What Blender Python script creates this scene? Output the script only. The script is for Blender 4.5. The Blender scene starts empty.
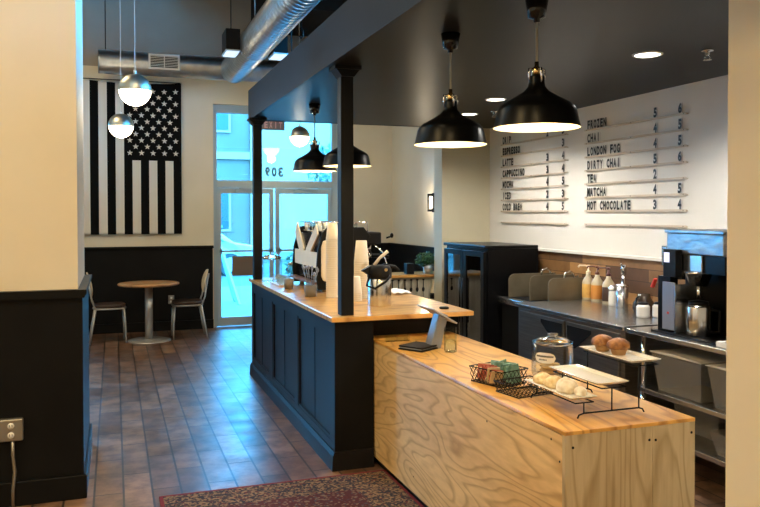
import bpy, bmesh, math, random
from mathutils import Vector, Matrix
random.seed(7)
S = bpy.context.scene
C = S.collection
PI = math.pi

# ---------------------------------------------------------------- camera
cam = bpy.data.cameras.new('camera')
cam.sensor_width = 36.0
cam.lens = 760.79 / 760 * 36.0
cam.shift_y = -26.97 / 760
cam.clip_start = 0.05
co = bpy.data.objects.new('camera', cam)
C.objects.link(co)
YAW, PIT, ROL = 0.33644, -0.01766, -0.00144
fw = Vector((math.sin(YAW) * math.cos(PIT), math.cos(YAW) * math.cos(PIT), math.sin(PIT)))
rt = Vector((math.cos(YAW), -math.sin(YAW), 0))
up = rt.cross(fw)
r2 = rt * math.cos(ROL) + up * math.sin(ROL)
u2 = -rt * math.sin(ROL) + up * math.cos(ROL)
M4 = Matrix((r2, u2, -fw)).transposed().to_4x4()
M4.translation = Vector((0, 0, 1.65))
co.matrix_world = M4
S.camera = co

# ---------------------------------------------------------------- world, exposure
S.view_settings.view_transform = 'Standard'
S.view_settings.look = 'None'
S.view_settings.gamma = 1
S.view_settings.use_curve_mapping = False
S.view_settings.exposure = 0.15
w = bpy.data.worlds.new('world')
S.world = w
w.use_nodes = True
bg = w.node_tree.nodes['Background']
bg.inputs[0].default_value = (0.060, 0.46, 1.0, 1)
bg.inputs[1].default_value = 36.0
sun = bpy.data.lights.new('sun', 'SUN')
sun.energy = 0.3
sun.color = (0.6, 0.9, 1.0)
sun.angle = math.radians(6)
so = bpy.data.objects.new('sun', sun)
so.rotation_euler = Vector((0.25, 0.75, -0.7)).to_track_quat('-Z', 'Y').to_euler()
C.objects.link(so)


def area(name, loc, sx, sy, power, col, rot=(0, 0, 0), portal=False, parent=None, spread=PI):
    l = bpy.data.lights.new(name, 'AREA')
    l.shape = 'RECTANGLE'
    l.size = sx
    l.size_y = sy
    l.energy = power
    l.color = col
    l.spread = spread
    if portal:
        l.cycles.is_portal = True
    o = bpy.data.objects.new(name, l)
    o.location = loc
    o.rotation_euler = rot
    C.objects.link(o)
    if parent:
        o.parent = parent
        o.location = Vector(loc) - parent.location
    return o


area('storefront_portal', (2.33, 11.45, 1.6), 1.95, 3.2, 1, (1, 1, 1), rot=(-PI / 2, 0, 0), portal=True)
area('side_window_portal', (-2.35, 11.45, 1.8), 2.8, 2.7, 1, (1, 1, 1), rot=(-PI / 2, 0, 0), portal=True)
WARM = (1.0, 0.80, 0.50)
# ceiling fixtures of the room behind the photographer and over the seating
area('ceiling_light_rear', (-0.6, -1.2, 4.85), 1.6, 1.6, 150, (1.0, 0.73, 0.36))
area('ceiling_light_left', (-2.9, 1.9, 4.85), 1.4, 1.4, 125, (1.0, 0.72, 0.34))
area('ceiling_light_seating', (-1.7, 8.0, 4.85), 1.5, 1.5, 75, WARM)
area('ceiling_light_aisle', (0.35, 2.6, 4.85), 1.0, 1.4, 70, WARM)
area('ceiling_light_bar_rear', (2.9, 0.6, 2.58), 1.6, 1.2, 50, (1.0, 0.88, 0.70))


# ---------------------------------------------------------------- materials
def mat(name, col, rough=0.5, metal=0.0, **k):
    m = bpy.data.materials.new(name)
    m.use_nodes = True
    b = m.node_tree.nodes['Principled BSDF']
    b.inputs['Base Color'].default_value = (*col, 1)
    b.inputs['Roughness'].default_value = rough
    b.inputs['Metallic'].default_value = metal
    for a, v in k.items():
        b.inputs[a.replace('_', ' ')].default_value = v
    return m


def nodes(m):
    return m.node_tree, m.node_tree.nodes, m.node_tree.links, m.node_tree.nodes['Principled BSDF']


def mottled(name, c1, c2, scale=4, rough=0.5, metal=0.0, stretch=(1, 1, 1), bump=0.0, detail=4, r2=None, dist=0.0):
    m = mat(name, c1, rough, metal)
    t, n, l, b = nodes(m)
    tc = n.new('ShaderNodeTexCoord')
    mp = n.new('ShaderNodeMapping')
    mp.inputs['Scale'].default_value = stretch
    nz = n.new('ShaderNodeTexNoise')
    nz.inputs['Scale'].default_value = scale
    nz.inputs['Detail'].default_value = detail
    nz.inputs['Distortion'].default_value = dist
    cr = n.new('ShaderNodeValToRGB')
    cr.color_ramp.elements[0].position = 0.32
    cr.color_ramp.elements[1].position = 0.68
    cr.color_ramp.elements[0].color = (*c1, 1)
    cr.color_ramp.elements[1].color = (*c2, 1)
    l.new(tc.outputs['Object'], mp.inputs[0])
    l.new(mp.outputs[0], nz.inputs['Vector'])
    l.new(nz.outputs[0], cr.inputs[0])
    l.new(cr.outputs[0], b.inputs['Base Color'])
    if r2 is not None:
        mr = n.new('ShaderNodeMapRange')
        mr.inputs[3].default_value = rough
        mr.inputs[4].default_value = r2
        l.new(nz.outputs[0], mr.inputs[0])
        l.new(mr.outputs[0], b.inputs['Roughness'])
    if bump:
        bp = n.new('ShaderNodeBump')
        bp.inputs['Strength'].default_value = bump
        bp.inputs['Distance'].default_value = 0.01
        l.new(nz.outputs[0], bp.inputs['Height'])
        l.new(bp.outputs[0], b.inputs['Normal'])
    return m


def plywood(name, light, dark, stretch, rough, freq=9, rot=(0, 0, 0), coat=0.0, nscale=1.4, mix=0.9):
    """contour lines of a stretched noise: the cathedral grain of rotary-cut veneer"""
    m = mat(name, light, rough)
    t, n, l, b = nodes(m)
    tc = n.new('ShaderNodeTexCoord')
    mp = n.new('ShaderNodeMapping')
    mp.inputs['Scale'].default_value = stretch
    mp.inputs['Rotation'].default_value = rot
    nz = n.new('ShaderNodeTexNoise')
    nz.inputs['Scale'].default_value = nscale
    nz.inputs['Detail'].default_value = 2.0
    nz.inputs['Roughness'].default_value = 0.42
    nz.inputs['Distortion'].default_value = 0.3
    mu = n.new('ShaderNodeMath'); mu.operation = 'MULTIPLY'; mu.inputs[1].default_value = freq
    fr = n.new('ShaderNodeMath'); fr.operation = 'FRACT'
    cr = n.new('ShaderNodeValToRGB')
    e = cr.color_ramp.elements
    e[0].position = 0.0; e[0].color = (*dark, 1)
    e[1].position = 1.0; e[1].color = (*dark, 1)
    a = e.new(0.16); a.color = (*light, 1)
    a = e.new(0.74); a.color = tuple(light[i] * 0.93 + dark[i] * 0.07 for i in range(3)) + (1,)
    fine = n.new('ShaderNodeTexNoise'); fine.inputs['Scale'].default_value = 14
    fine.inputs['Detail'].default_value = 5
    broad = n.new('ShaderNodeTexNoise'); broad.inputs['Scale'].default_value = 1.1
    mx = n.new('ShaderNodeMixRGB'); mx.blend_type = 'MULTIPLY'; mx.inputs[0].default_value = 0.55
    cr2 = n.new('ShaderNodeValToRGB')
    cr2.color_ramp.elements[0].position = 0.3; cr2.color_ramp.elements[0].color = (0.72, 0.66, 0.6, 1)
    cr2.color_ramp.elements[1].position = 0.6; cr2.color_ramp.elements[1].color = (1, 1, 1, 1)
    mx2 = n.new('ShaderNodeMixRGB'); mx2.blend_type = 'MULTIPLY'; mx2.inputs[0].default_value = 0.5
    mx3 = n.new('ShaderNodeMixRGB'); mx3.inputs[0].default_value = mix
    mx3.inputs[1].default_value = (*light, 1)
    l.new(tc.outputs['Object'], mp.inputs[0])
    for q in (nz, fine, broad):
        l.new(mp.outputs[0], q.inputs['Vector'])
    l.new(nz.outputs[0], mu.inputs[0]); l.new(mu.outputs[0], fr.inputs[0]); l.new(fr.outputs[0], cr.inputs[0])
    l.new(cr.outputs[0], mx3.inputs[2])
    l.new(mx3.outputs[0], mx.inputs[1]); l.new(fine.outputs[0], cr2.inputs[0]); l.new(cr2.outputs[0], mx.inputs[2])
    l.new(mx.outputs[0], mx2.inputs[1]); l.new(broad.outputs[1], mx2.inputs[2])
    cr3 = n.new('ShaderNodeValToRGB')
    cr3.color_ramp.elements[0].position = 0.35; cr3.color_ramp.elements[0].color = (0.7, 0.62, 0.52, 1)
    cr3.color_ramp.elements[1].position = 0.62; cr3.color_ramp.elements[1].color = (1, 1, 1, 1)
    l.new(broad.outputs[0], cr3.inputs[0]); l.new(cr3.outputs[0], mx2.inputs[2])
    l.new(mx2.outputs[0], b.inputs['Base Color'])
    b.inputs['Coat Weight'].default_value = coat
    b.inputs['Coat Roughness'].default_value = 0.12
    return m


def emis(name, col, s):
    m = mat(name, (0.9, 0.9, 0.9), 0.5)
    b = nodes(m)[3]
    b.inputs['Emission Color'].default_value = (*col, 1)
    b.inputs['Emission Strength'].default_value = s
    return m


M = {}
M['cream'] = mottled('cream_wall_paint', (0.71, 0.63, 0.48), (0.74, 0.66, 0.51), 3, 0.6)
M['menuwall'] = mottled('white_wall_paint', (0.74, 0.70, 0.63), (0.77, 0.73, 0.66), 3, 0.55)
M['yellowwall'] = mottled('pale_yellow_wall_paint', (0.62, 0.56, 0.40), (0.65, 0.59, 0.42), 3, 0.6)
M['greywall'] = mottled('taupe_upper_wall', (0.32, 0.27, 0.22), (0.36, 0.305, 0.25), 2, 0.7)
M['black_panel'] = mottled('black_wainscot_paint', (0.006, 0.006, 0.0065), (0.008, 0.008, 0.0085), 5, 0.4)
M['navy'] = mottled('charcoal_cabinet_paint', (0.012, 0.0105, 0.011), (0.015, 0.013, 0.0135), 5, 0.4)
M['soffit'] = mottled('charcoal_soffit_paint', (0.008, 0.008, 0.009), (0.011, 0.011, 0.012), 2, 0.33, stretch=(0.5, 1.5, 1), r2=0.37)
M['fascia'] = mottled('charcoal_fascia_paint', (0.018, 0.022, 0.034), (0.022, 0.027, 0.041), 2, 0.45)
M['darkceil'] = mat('black_ceiling_paint', (0.02, 0.02, 0.021), 0.7)
M['black'] = mat('black_enamel', (0.004, 0.004, 0.0045), 0.3)
M['blackmatte'] = mat('black_matte', (0.007, 0.007, 0.0075), 0.5)
M['blackgloss'] = mat('black_gloss', (0.008, 0.008, 0.009), 0.12)
M['steel'] = mottled('brushed_steel', (0.50, 0.50, 0.50), (0.60, 0.60, 0.60), 3, 0.26, 1.0, stretch=(1, 30, 1))
M['steel_v'] = mottled('brushed_steel_door', (0.20, 0.175, 0.15), (0.27, 0.24, 0.21), 3, 0.45, 1.0, stretch=(1, 1, 30))
M['chrome'] = mat('chrome', (0.75, 0.75, 0.75), 0.1, 1.0)
M['thermos'] = mat('satin_steel', (0.62, 0.61, 0.60), 0.2, 1.0)
M['duct'] = mottled('galvanized_duct', (0.50, 0.53, 0.57), (0.64, 0.67, 0.71), 8, 0.3, 1.0, r2=0.4)
M['alu'] = mat('aluminium_frame', (0.40, 0.50, 0.58), 0.45, 0.5)
M['silverpaint'] = mat('silver_powder_coat', (0.50, 0.49, 0.48), 0.35, 0.6)
M['brass'] = mat('brass', (0.78, 0.55, 0.25), 0.22, 1.0)
M['shade_in'] = mat('cream_shade_interior', (0.92, 0.78, 0.50), 0.5)
M['bulb'] = emis('bulb_glow', (1.0, 0.80, 0.45), 7)
M['globe_glow'] = emis('globe_glow', (1.0, 0.86, 0.60), 9)
M['led'] = emis('downlight_glow', (1.0, 0.93, 0.78), 9)
M['sconce_glow'] = emis('sconce_glow', (1.0, 0.82, 0.55), 6)
M['wood_top'] = plywood('plywood_counter_top', (0.90, 0.50, 0.11), (0.50, 0.22, 0.03), (2.6, 0.45, 1), 0.3, 12, coat=0.5)
M['wood_bar'] = plywood('plywood_bar_top', (0.84, 0.48, 0.14), (0.42, 0.19, 0.045), (0.6, 2.4, 1), 0.28, 9, coat=0.6)
M['ply_side'] = plywood('plywood_side', (0.86, 0.60, 0.28), (0.42, 0.22, 0.07), (1, 0.5, 2.6), 0.5, 19, nscale=1.3, mix=0.6)
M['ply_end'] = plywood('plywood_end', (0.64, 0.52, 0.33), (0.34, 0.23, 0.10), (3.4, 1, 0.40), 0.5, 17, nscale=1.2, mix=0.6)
M['tablewood'] = plywood('table_wood', (0.55, 0.30, 0.13), (0.30, 0.14, 0.05), (0.6, 2, 1), 0.35, 5)
M['chairwood'] = mat('beech_plywood', (0.72, 0.56, 0.36), 0.4)
M['vinyl'] = mat('dark_brown_vinyl', (0.045, 0.025, 0.018), 0.35)
M['paper'] = mottled('kraft_cup_paper', (0.78, 0.66, 0.47), (0.82, 0.70, 0.52), 6, 0.7)
M['ceramic'] = mat('white_ceramic', (0.85, 0.82, 0.76), 0.15, Coat_Weight=0.5)
M['white'] = mat('white_plastic', (0.8, 0.78, 0.75), 0.4)
M['cloth'] = mat('white_cloth', (0.85, 0.85, 0.86), 0.8)
M['guard'] = mottled('brushed_guard', (0.17, 0.14, 0.09), (0.22, 0.19, 0.13), 6, 0.35, 0.5)
M['text'] = mat('black_letter', (0.01, 0.01, 0.01), 0.4)
M['redtext'] = emis('red_sign_letter', (1.0, 0.12, 0.05), 0.15)
M['rail'] = mat('menu_rail_wood', (0.60, 0.50, 0.38), 0.5)
M['leaf'] = mottled('leaf_green', (0.02, 0.07, 0.02), (0.06, 0.14, 0.05), 9, 0.5)
M['treeleaf'] = mottled('tree_leaf', (0.012, 0.035, 0.012), (0.03, 0.06, 0.02), 3, 0.6)
M['soil'] = mat('soil', (0.02, 0.015, 0.01), 0.9)
M['potgrey'] = mottled('grey_pot', (0.16, 0.14, 0.12), (0.22, 0.20, 0.17), 8, 0.6)
M['galv'] = mat('galvanized_pot', (0.5, 0.5, 0.5), 0.35, 0.9)
M['bread'] = mottled('scone_crust', (0.55, 0.33, 0.12), (0.85, 0.70, 0.42), 30, 0.7, bump=0.7)
M['muffin'] = mottled('muffin_top', (0.12, 0.035, 0.01), (0.42, 0.18, 0.045), 26, 0.45, bump=0.8)
M['muffincase'] = mottled('muffin_side', (0.36, 0.19, 0.07), (0.52, 0.31, 0.13), 20, 0.7)
M['icing'] = mottled('icing', (0.62, 0.50, 0.34), (0.88, 0.82, 0.70), 34, 0.6, bump=0.5)
M['plasticbin'] = mat('smoky_plastic', (0.26, 0.25, 0.24), 0.3, Alpha=0.5)
M['binlid'] = mat('translucent_lid', (0.60, 0.55, 0.48), 0.35)
M['syrup_amber'] = mottled('amber_label', (0.55, 0.30, 0.07), (0.70, 0.45, 0.12), 12, 0.4)
M['syrup_orange'] = mat('orange_label', (0.55, 0.22, 0.04), 0.4)
M['syrup_dark'] = mat('dark_label', (0.06, 0.03, 0.02), 0.4)
M['bottlepl'] = mat('cloudy_bottle_plastic', (0.50, 0.42, 0.28), 0.3)
M['redplast'] = mat('red_plastic', (0.65, 0.05, 0.03), 0.4)
M['bluegrey'] = mat('blue_grey_metal', (0.24, 0.27, 0.34), 0.35, 0.3)
M['concrete'] = mottled('pavement_concrete', (0.085, 0.075, 0.07), (0.105, 0.092, 0.085), 2, 0.8)
M['asphalt'] = mottled('asphalt', (0.045, 0.038, 0.034), (0.055, 0.047, 0.042), 3, 0.85)
M['facade'] = mottled('pale_facade', (0.115, 0.062, 0.045), (0.14, 0.075, 0.055), 1, 0.8)
M['facade_w'] = mat('white_facade', (0.30, 0.15, 0.10), 0.7)
M['winblue'] = mat('dark_window_glass', (0.01, 0.02, 0.02), 0.3)
M['carwhite'] = mat('white_car_paint', (0.33, 0.30, 0.28), 0.4)
M['rubber'] = mat('tyre_rubber', (0.02, 0.02, 0.02), 0.7)
M['taillight'] = mat('red_tail_light', (0.6, 0.02, 0.02), 0.2)
M['brownboard'] = mat('brown_board', (0.17, 0.12, 0.09), 0.6)
M['vinylnum'] = mat('blue_vinyl_numerals', (0.03, 0.13, 0.22), 0.5)
M['outletplate'] = mat('steel_outlet_plate', (0.32, 0.30, 0.27), 0.4, 0.8)
M['screen'] = emis('lit_display', (0.55, 0.6, 1.0), 0.6)
M['bark'] = mat('bark', (0.12, 0.08, 0.05), 0.8)
M['box_lit'] = emis('light_box_diffuser', (0.62, 0.80, 1.0), 0.9)


def glassmat(name, tint=(1, 1, 1), rough=0.0, clear=0.82, ior=1.5):
    """thin pane: mostly see-through with a real reflection"""
    m = bpy.data.materials.new(name); m.use_nodes = True
    n = m.node_tree.nodes; l = m.node_tree.links
    n.clear()
    out = n.new('ShaderNodeOutputMaterial'); tr = n.new('ShaderNodeBsdfTransparent'); gl = n.new('ShaderNodeBsdfGlossy')
    tr.inputs[0].default_value = (*tint, 1); gl.inputs['Roughness'].default_value = rough
    fr = n.new('ShaderNodeFresnel'); fr.inputs[0].default_value = ior
    ad = n.new('ShaderNodeMath'); ad.operation = 'ADD'; ad.inputs[1].default_value = 1 - clear - 0.12 if clear < .88 else 0.0
    mx = n.new('ShaderNodeMixShader')
    hf = n.new('ShaderNodeMath'); hf.operation = 'MULTIPLY'; hf.inputs[1].default_value = 1.0 if ior > 1.4 else 0.45
    l.new(fr.outputs[0], hf.inputs[0]); l.new(hf.outputs[0], ad.inputs[0]); l.new(ad.outputs[0], mx.inputs[0])
    l.new(tr.outputs[0], mx.inputs[1]); l.new(gl.outputs[0], mx.inputs[2]); l.new(mx.outputs[0], out.inputs[0])
    return m


M['pane'] = glassmat('window_pane', (0.93, 0.98, 0.98), 0, 0.95)
M['fridgepane'] = glassmat('fridge_pane', (0.55, 0.55, 0.55), 0.03, 0.7)
M['jarglass'] = glassmat('jar_glass', (0.93, 0.96, 0.96), 0.02, 0.86, 1.28)
S.cycles.transparent_max_bounces = 24
M['solidglass'] = mat('clear_solid_glass', (.97, .98, .98), 0.03, Transmission_Weight=1.0, IOR=1.45)


def floor_mat():
    m = mat('wood_look_floor_tile', (0.2, 0.12, 0.08), 0.3, IOR=1.45)
    t, n, l, b = nodes(m)
    tc = n.new('ShaderNodeTexCoord')
    mp = n.new('ShaderNodeMapping')
    mp.inputs['Rotation'].default_value = (0, 0, -PI / 2)
    mp.inputs['Location'].default_value = (0.16, 0.043, 0)
    br = n.new('ShaderNodeTexBrick')
    br.offset = 0.5
    br.inputs['Scale'].default_value = 1
    br.inputs['Mortar Size'].default_value = 0.006
    br.inputs['Mortar Smooth'].default_value = 0.0
    br.inputs['Brick Width'].default_value = 0.65
    br.inputs['Row Height'].default_value = 0.163
    br.inputs['Color1'].default_value = (0.095, 0.050, 0.029, 1)
    br.inputs['Color2'].default_value = (0.21, 0.125, 0.078, 1)
    br.inputs['Mortar'].default_value = (0.016, 0.012, 0.010, 1)
    br.inputs['Bias'].default_value = -0.1
    nz = n.new('ShaderNodeTexNoise'); nz.inputs['Scale'].default_value = 6; nz.inputs['Detail'].default_value = 6
    nz.inputs['Roughness'].default_value = 0.62
    cr = n.new('ShaderNodeValToRGB')
    cr.color_ramp.elements[0].position = 0.36; cr.color_ramp.elements[0].color = (0.45, 0.40, 0.37, 1)
    cr.color_ramp.elements[1].position = 0.62; cr.color_ramp.elements[1].color = (1.6, 1.55, 1.5, 1)
    mx = n.new('ShaderNodeMixRGB'); mx.blend_type = 'MULTIPLY'; mx.inputs[0].default_value = 0.85
    l.new(tc.outputs['Object'], mp.inputs[0]); l.new(mp.outputs[0], br.inputs['Vector'])
    l.new(tc.outputs['Object'], nz.inputs['Vector'])
    l.new(br.outputs[0], mx.inputs[1]); l.new(nz.outputs[0], cr.inputs[0]); l.new(cr.outputs[0], mx.inputs[2])
    l.new(mx.outputs[0], b.inputs['Base Color'])
    mr = n.new('ShaderNodeMapRange'); mr.inputs[1].default_value = 0.3; mr.inputs[2].default_value = 0.7; mr.inputs[3].default_value = 0.285; mr.inputs[4].default_value = 0.42
    n3 = n.new('ShaderNodeTexNoise'); n3.inputs['Scale'].default_value = 3.2; n3.inputs['Detail'].default_value = 3
    l.new(tc.outputs['Object'], n3.inputs['Vector'])
    l.new(n3.outputs[0], mr.inputs[0]); l.new(mr.outputs[0], b.inputs['Roughness'])
    bp = n.new('ShaderNodeBump'); bp.inputs['Strength'].default_value = 0.25; bp.inputs['Distance'].default_value = 0.002
    sub = n.new('ShaderNodeMath'); sub.operation = 'SUBTRACT'
    n2 = n.new('ShaderNodeTexNoise'); n2.inputs['Scale'].default_value = 5; n2.inputs['Detail'].default_value = 2
    l.new(tc.outputs['Object'], n2.inputs['Vector'])
    l.new(n2.outputs[0], sub.inputs[0]); l.new(br.outputs[1], sub.inputs[1])
    l.new(sub.outputs[0], bp.inputs['Height']); l.new(bp.outputs[0], b.inputs['Normal'])
    return m


def backsplash_mat():
    m = mat('reclaimed_wood_planks', (0.2, 0.1, 0.05), 0.6)
    t, n, l, b = nodes(m)
    tc = n.new('ShaderNodeTexCoord'); sx = n.new('ShaderNodeSeparateXYZ'); cx = n.new('ShaderNodeCombineXYZ')
    l.new(tc.outputs['Object'], sx.inputs[0]); l.new(sx.outputs[1], cx.inputs[0]); l.new(sx.outputs[2], cx.inputs[1])
    br = n.new('ShaderNodeTexBrick'); br.offset = 0.37
    br.inputs['Scale'].default_value = 1; br.inputs['Brick Width'].default_value = 0.55; br.inputs['Row Height'].default_value = 0.1
    br.inputs['Mortar Size'].default_value = 0.002
    br.inputs['Color1'].default_value = (0.10, 0.045, 0.02, 1); br.inputs['Color2'].default_value = (0.60, 0.31, 0.10, 1)
    br.inputs['Mortar'].default_value = (0.02, 0.01, 0.005, 1)
    nz = n.new('ShaderNodeTexNoise'); nz.inputs['Scale'].default_value = 9; nz.inputs['Detail'].default_value = 5
    mx = n.new('ShaderNodeMixRGB'); mx.blend_type = 'MULTIPLY'; mx.inputs[0].default_value = 0.6
    l.new(cx.outputs[0], br.inputs['Vector']); l.new(tc.outputs['Object'], nz.inputs['Vector'])
    l.new(br.outputs[0], mx.inputs[1]); l.new(nz.outputs[0], mx.inputs[2]); l.new(mx.outputs[0], b.inputs['Base Color'])
    return m


def rug_mat():
    m = mat('persian_rug_pile', (0.2, 0.05, 0.04), 0.95)
    t, n, l, b = nodes(m)
    tc = n.new('ShaderNodeTexCoord')
    vo = n.new('ShaderNodeTexVoronoi'); vo.inputs['Scale'].default_value = 75
    v2 = n.new('ShaderNodeTexVoronoi'); v2.inputs['Scale'].default_value = 15; v2.feature = 'DISTANCE_TO_EDGE'
    cr = n.new('ShaderNodeValToRGB'); cr.color_ramp.interpolation = 'CONSTANT'
    e = cr.color_ramp.elements
    e[0].position = 0; e[0].color = (0.22, 0.135, 0.07, 1)
    e[1].position = 0.25; e[1].color = (0.015, 0.013, 0.022, 1)
    for p, c in ((0.52, (0.12, 0.07, 0.04, 1)), (0.66, (0.03, 0.02, 0.025, 1)), (0.84, (0.17, 0.10, 0.055, 1)), (0.93, (0.09, 0.012, 0.012, 1))):
        a = e.new(p); a.color = c
    crf = n.new('ShaderNodeValToRGB'); crf.color_ramp.interpolation = 'CONSTANT'
    e = crf.color_ramp.elements
    e[0].position = 0; e[0].color = (0.06, 0.006, 0.008, 1)
    e[1].position = 0.55; e[1].color = (0.16, 0.10, 0.065, 1)
    a = e.new(0.72); a.color = (0.07, 0.007, 0.009, 1)
    a = e.new(0.88); a.color = (0.05, 0.04, 0.05, 1)
    sx = n.new('ShaderNodeSeparateXYZ')
    sv = n.new('ShaderNodeSeparateColor')
    l.new(tc.outputs['Object'], vo.inputs['Vector']); l.new(tc.outputs['Object'], v2.inputs['Vector']); l.new(tc.outputs['Object'], sx.inputs[0])
    l.new(vo.outputs['Color'], sv.inputs[0])
    l.new(sv.outputs[0], cr.inputs[0]); l.new(sv.outputs[1], crf.inputs[0])
    # rug local frame: half sizes 0.71 x 1.18, border 0.27 wide, outer red band 0.02

    def edge(out, half):
        a = n.new('ShaderNodeMath'); a.operation = 'ABSOLUTE'; l.new(out, a.inputs[0])
        s = n.new('ShaderNodeMath'); s.operation = 'SUBTRACT'; s.inputs[0].default_value = half; l.new(a.outputs[0], s.inputs[1])
        return s
    ex, ey = edge(sx.outputs[0], 0.695), edge(sx.outputs[1], 1.18)
    mn = n.new('ShaderNodeMath'); mn.operation = 'MINIMUM'; l.new(ex.outputs[0], mn.inputs[0]); l.new(ey.outputs[0], mn.inputs[1])
    g = n.new('ShaderNodeMath'); g.operation = 'GREATER_THAN'; g.inputs[1].default_value = 0.27; l.new(mn.outputs[0], g.inputs[0])
    mx = n.new('ShaderNodeMixRGB'); l.new(g.outputs[0], mx.inputs[0]); l.new(cr.outputs[0], mx.inputs[1]); l.new(crf.outputs[0], mx.inputs[2])
    g2 = n.new('ShaderNodeMath'); g2.operation = 'LESS_THAN'; g2.inputs[1].default_value = 0.022; l.new(mn.outputs[0], g2.inputs[0])
    mx2 = n.new('ShaderNodeMixRGB'); mx2.inputs[2].default_value = (0.16, 0.012, 0.016, 1)
    l.new(g2.outputs[0], mx2.inputs[0]); l.new(mx.outputs[0], mx2.inputs[1])
    l.new(mx2.outputs[0], b.inputs['Base Color'])
    bp = n.new('ShaderNodeBump'); bp.inputs['Strength'].default_value = 0.5; bp.inputs['Distance'].default_value = 0.004
    l.new(sv.outputs[0], bp.inputs['Height']); l.new(bp.outputs[0], b.inputs['Normal'])
    return m


M['floor'] = floor_mat()
for k_, v_ in (('black_panel', .12), ('navy', .12), ('soffit', .08), ('fascia', .12), ('black', .16), ('blackmatte', .15), ('darkceil', .1)):
    nodes(M[k_])[3].inputs['Specular IOR Level'].default_value = v_
M['backsplash'] = backsplash_mat()
M['rug'] = rug_mat()


# ---------------------------------------------------------------- mesh helpers
class MB:
    def __init__(s):
        s.bm = bmesh.new()

    def box(s, x0, x1, y0, y1, z0, z1, mi=0, bev=0.0, rot=None, piv=None):
        vs = [s.bm.verts.new((x, y, z)) for x in (x0, x1) for y in (y0, y1) for z in (z0, z1)]
        q = [(0, 1, 3, 2), (4, 6, 7, 5), (0, 4, 5, 1), (2, 3, 7, 6), (0, 2, 6, 4), (1, 5, 7, 3)]
        fs = [s.bm.faces.new([vs[i] for i in f]) for f in q]
        for f in fs:
            f.material_index = mi
        if bev:
            es = list({e for f in fs for e in f.edges})
            r = bmesh.ops.bevel(s.bm, geom=es, offset=bev, segments=2, profile=0.6, affect='EDGES')
            for f in r['faces']:
                f.material_index = mi
            vs = list({v for f in r['faces'] for v in f.verts} | {v for v in vs if v.is_valid})
        if rot is not None:
            piv = Vector(piv) if piv else Vector(((x0 + x1) / 2, (y0 + y1) / 2, (z0 + z1) / 2))
            for v in vs:
                v.co = rot @ (v.co - piv) + piv
        return s

    def ring(s, c, r, ax1, ax2, seg):
        return [s.bm.verts.new(c + ax1 * (math.cos(2 * PI * i / seg) * r) + ax2 * (math.sin(2 * PI * i / seg) * r)) for i in range(seg)]

    def skin(s, a, b, mi=0, smooth=True):
        n = len(a)
        for i in range(n):
            f = s.bm.faces.new((a[i], a[(i + 1) % n], b[(i + 1) % n], b[i]))
            f.material_index = mi
            f.smooth = smooth

    def cap(s, a, mi=0, flip=False):
        f = s.bm.faces.new(a if not flip else a[::-1])
        f.material_index = mi

    def cyl(s, p0, p1, r0, r1=None, seg=16, mi=0, caps=True):
        p0, p1 = Vector(p0), Vector(p1)
        r1 = r0 if r1 is None else r1
        d = (p1 - p0).normalized()
        a = d.orthogonal().normalized()
        b = d.cross(a)
        A = s.ring(p0, r0, a, b, seg)
        B = s.ring(p1, r1, a, b, seg)
        s.skin(A, B, mi)
        if caps:
            s.cap(A, mi, True)
            s.cap(B, mi)
        return s

    def tube(s, pts, r, seg=8, mi=0, closed=False):
        pts = [Vector(p) for p in pts]
        n = len(pts)
        prev = None
        rings = []
        a = None
        for i, p in enumerate(pts):
            if closed:
                d = (pts[(i + 1) % n] - pts[i - 1]).normalized()
            else:
                d = (pts[min(i + 1, n - 1)] - pts[max(i - 1, 0)]).normalized()
            if a is None:
                a = d.orthogonal().normalized()
            else:
                a = (a - d * a.dot(d))
                a = a.normalized() if a.length > 1e-5 else d.orthogonal().normalized()
            b = d.cross(a)
            rings.append(s.ring(p, r if not isinstance(r, (list, tuple)) else r[i], a, b, seg))
        for i in range(n - 1):
            s.skin(rings[i], rings[i + 1], mi)
        if closed:
            s.skin(rings[-1], rings[0], mi)
        else:
            s.cap(rings[0], mi, True)
            s.cap(rings[-1], mi)
        return s

    def lathe(s, prof, c, seg=24, mi=0, axis='z', mis=None):
        c = Vector(c)
        ax = {'z': (Vector((1, 0, 0)), Vector((0, 1, 0)), Vector((0, 0, 1))),
              'y': (Vector((1, 0, 0)), Vector((0, 0, 1)), Vector((0, 1, 0))),
              'x': (Vector((0, 1, 0)), Vector((0, 0, 1)), Vector((1, 0, 0)))}[axis]
        rings = []
        for (r, h) in prof:
            if r < 1e-5:
                rings.append(s.bm.verts.new(c + ax[2] * h))
            else:
                rings.append(s.ring(c + ax[2] * h, r, ax[0], ax[1], seg))
        for i in range(len(rings) - 1):
            a, b = rings[i], rings[i + 1]
            m_ = mis[i] if mis else mi
            if isinstance(a, list) and isinstance(b, list):
                s.skin(a, b, m_)
            elif isinstance(a, list) or isinstance(b, list):
                L, v = (a, b) if isinstance(a, list) else (b, a)
                for k in range(seg):
                    f = s.bm.faces.new((L[k], L[(k + 1) % seg], v) if L is a else (v, L[(k + 1) % seg], L[k]))
                    f.material_index = m_
                    f.smooth = True
        return s

    def prism(s, poly, ax, a, b, mi=0, smooth=False):
        """poly: 2D outline; ax: axis of extrusion; (x: poly=(y,z); y: poly=(x,z); z: poly=(x,y))"""
        def P(u, v, t):
            return {'x': (t, u, v), 'y': (u, t, v), 'z': (u, v, t)}[ax]
        A = [s.bm.verts.new(P(u, v, a)) for u, v in poly]
        B = [s.bm.verts.new(P(u, v, b)) for u, v in poly]
        n = len(poly)
        for i in range(n):
            f = s.bm.faces.new((A[i], A[(i + 1) % n], B[(i + 1) % n], B[i]))
            f.material_index = mi
            f.smooth = smooth
        for L in (A, B):
            f = s.bm.faces.new(L)
            f.material_index = mi
        return s

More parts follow.
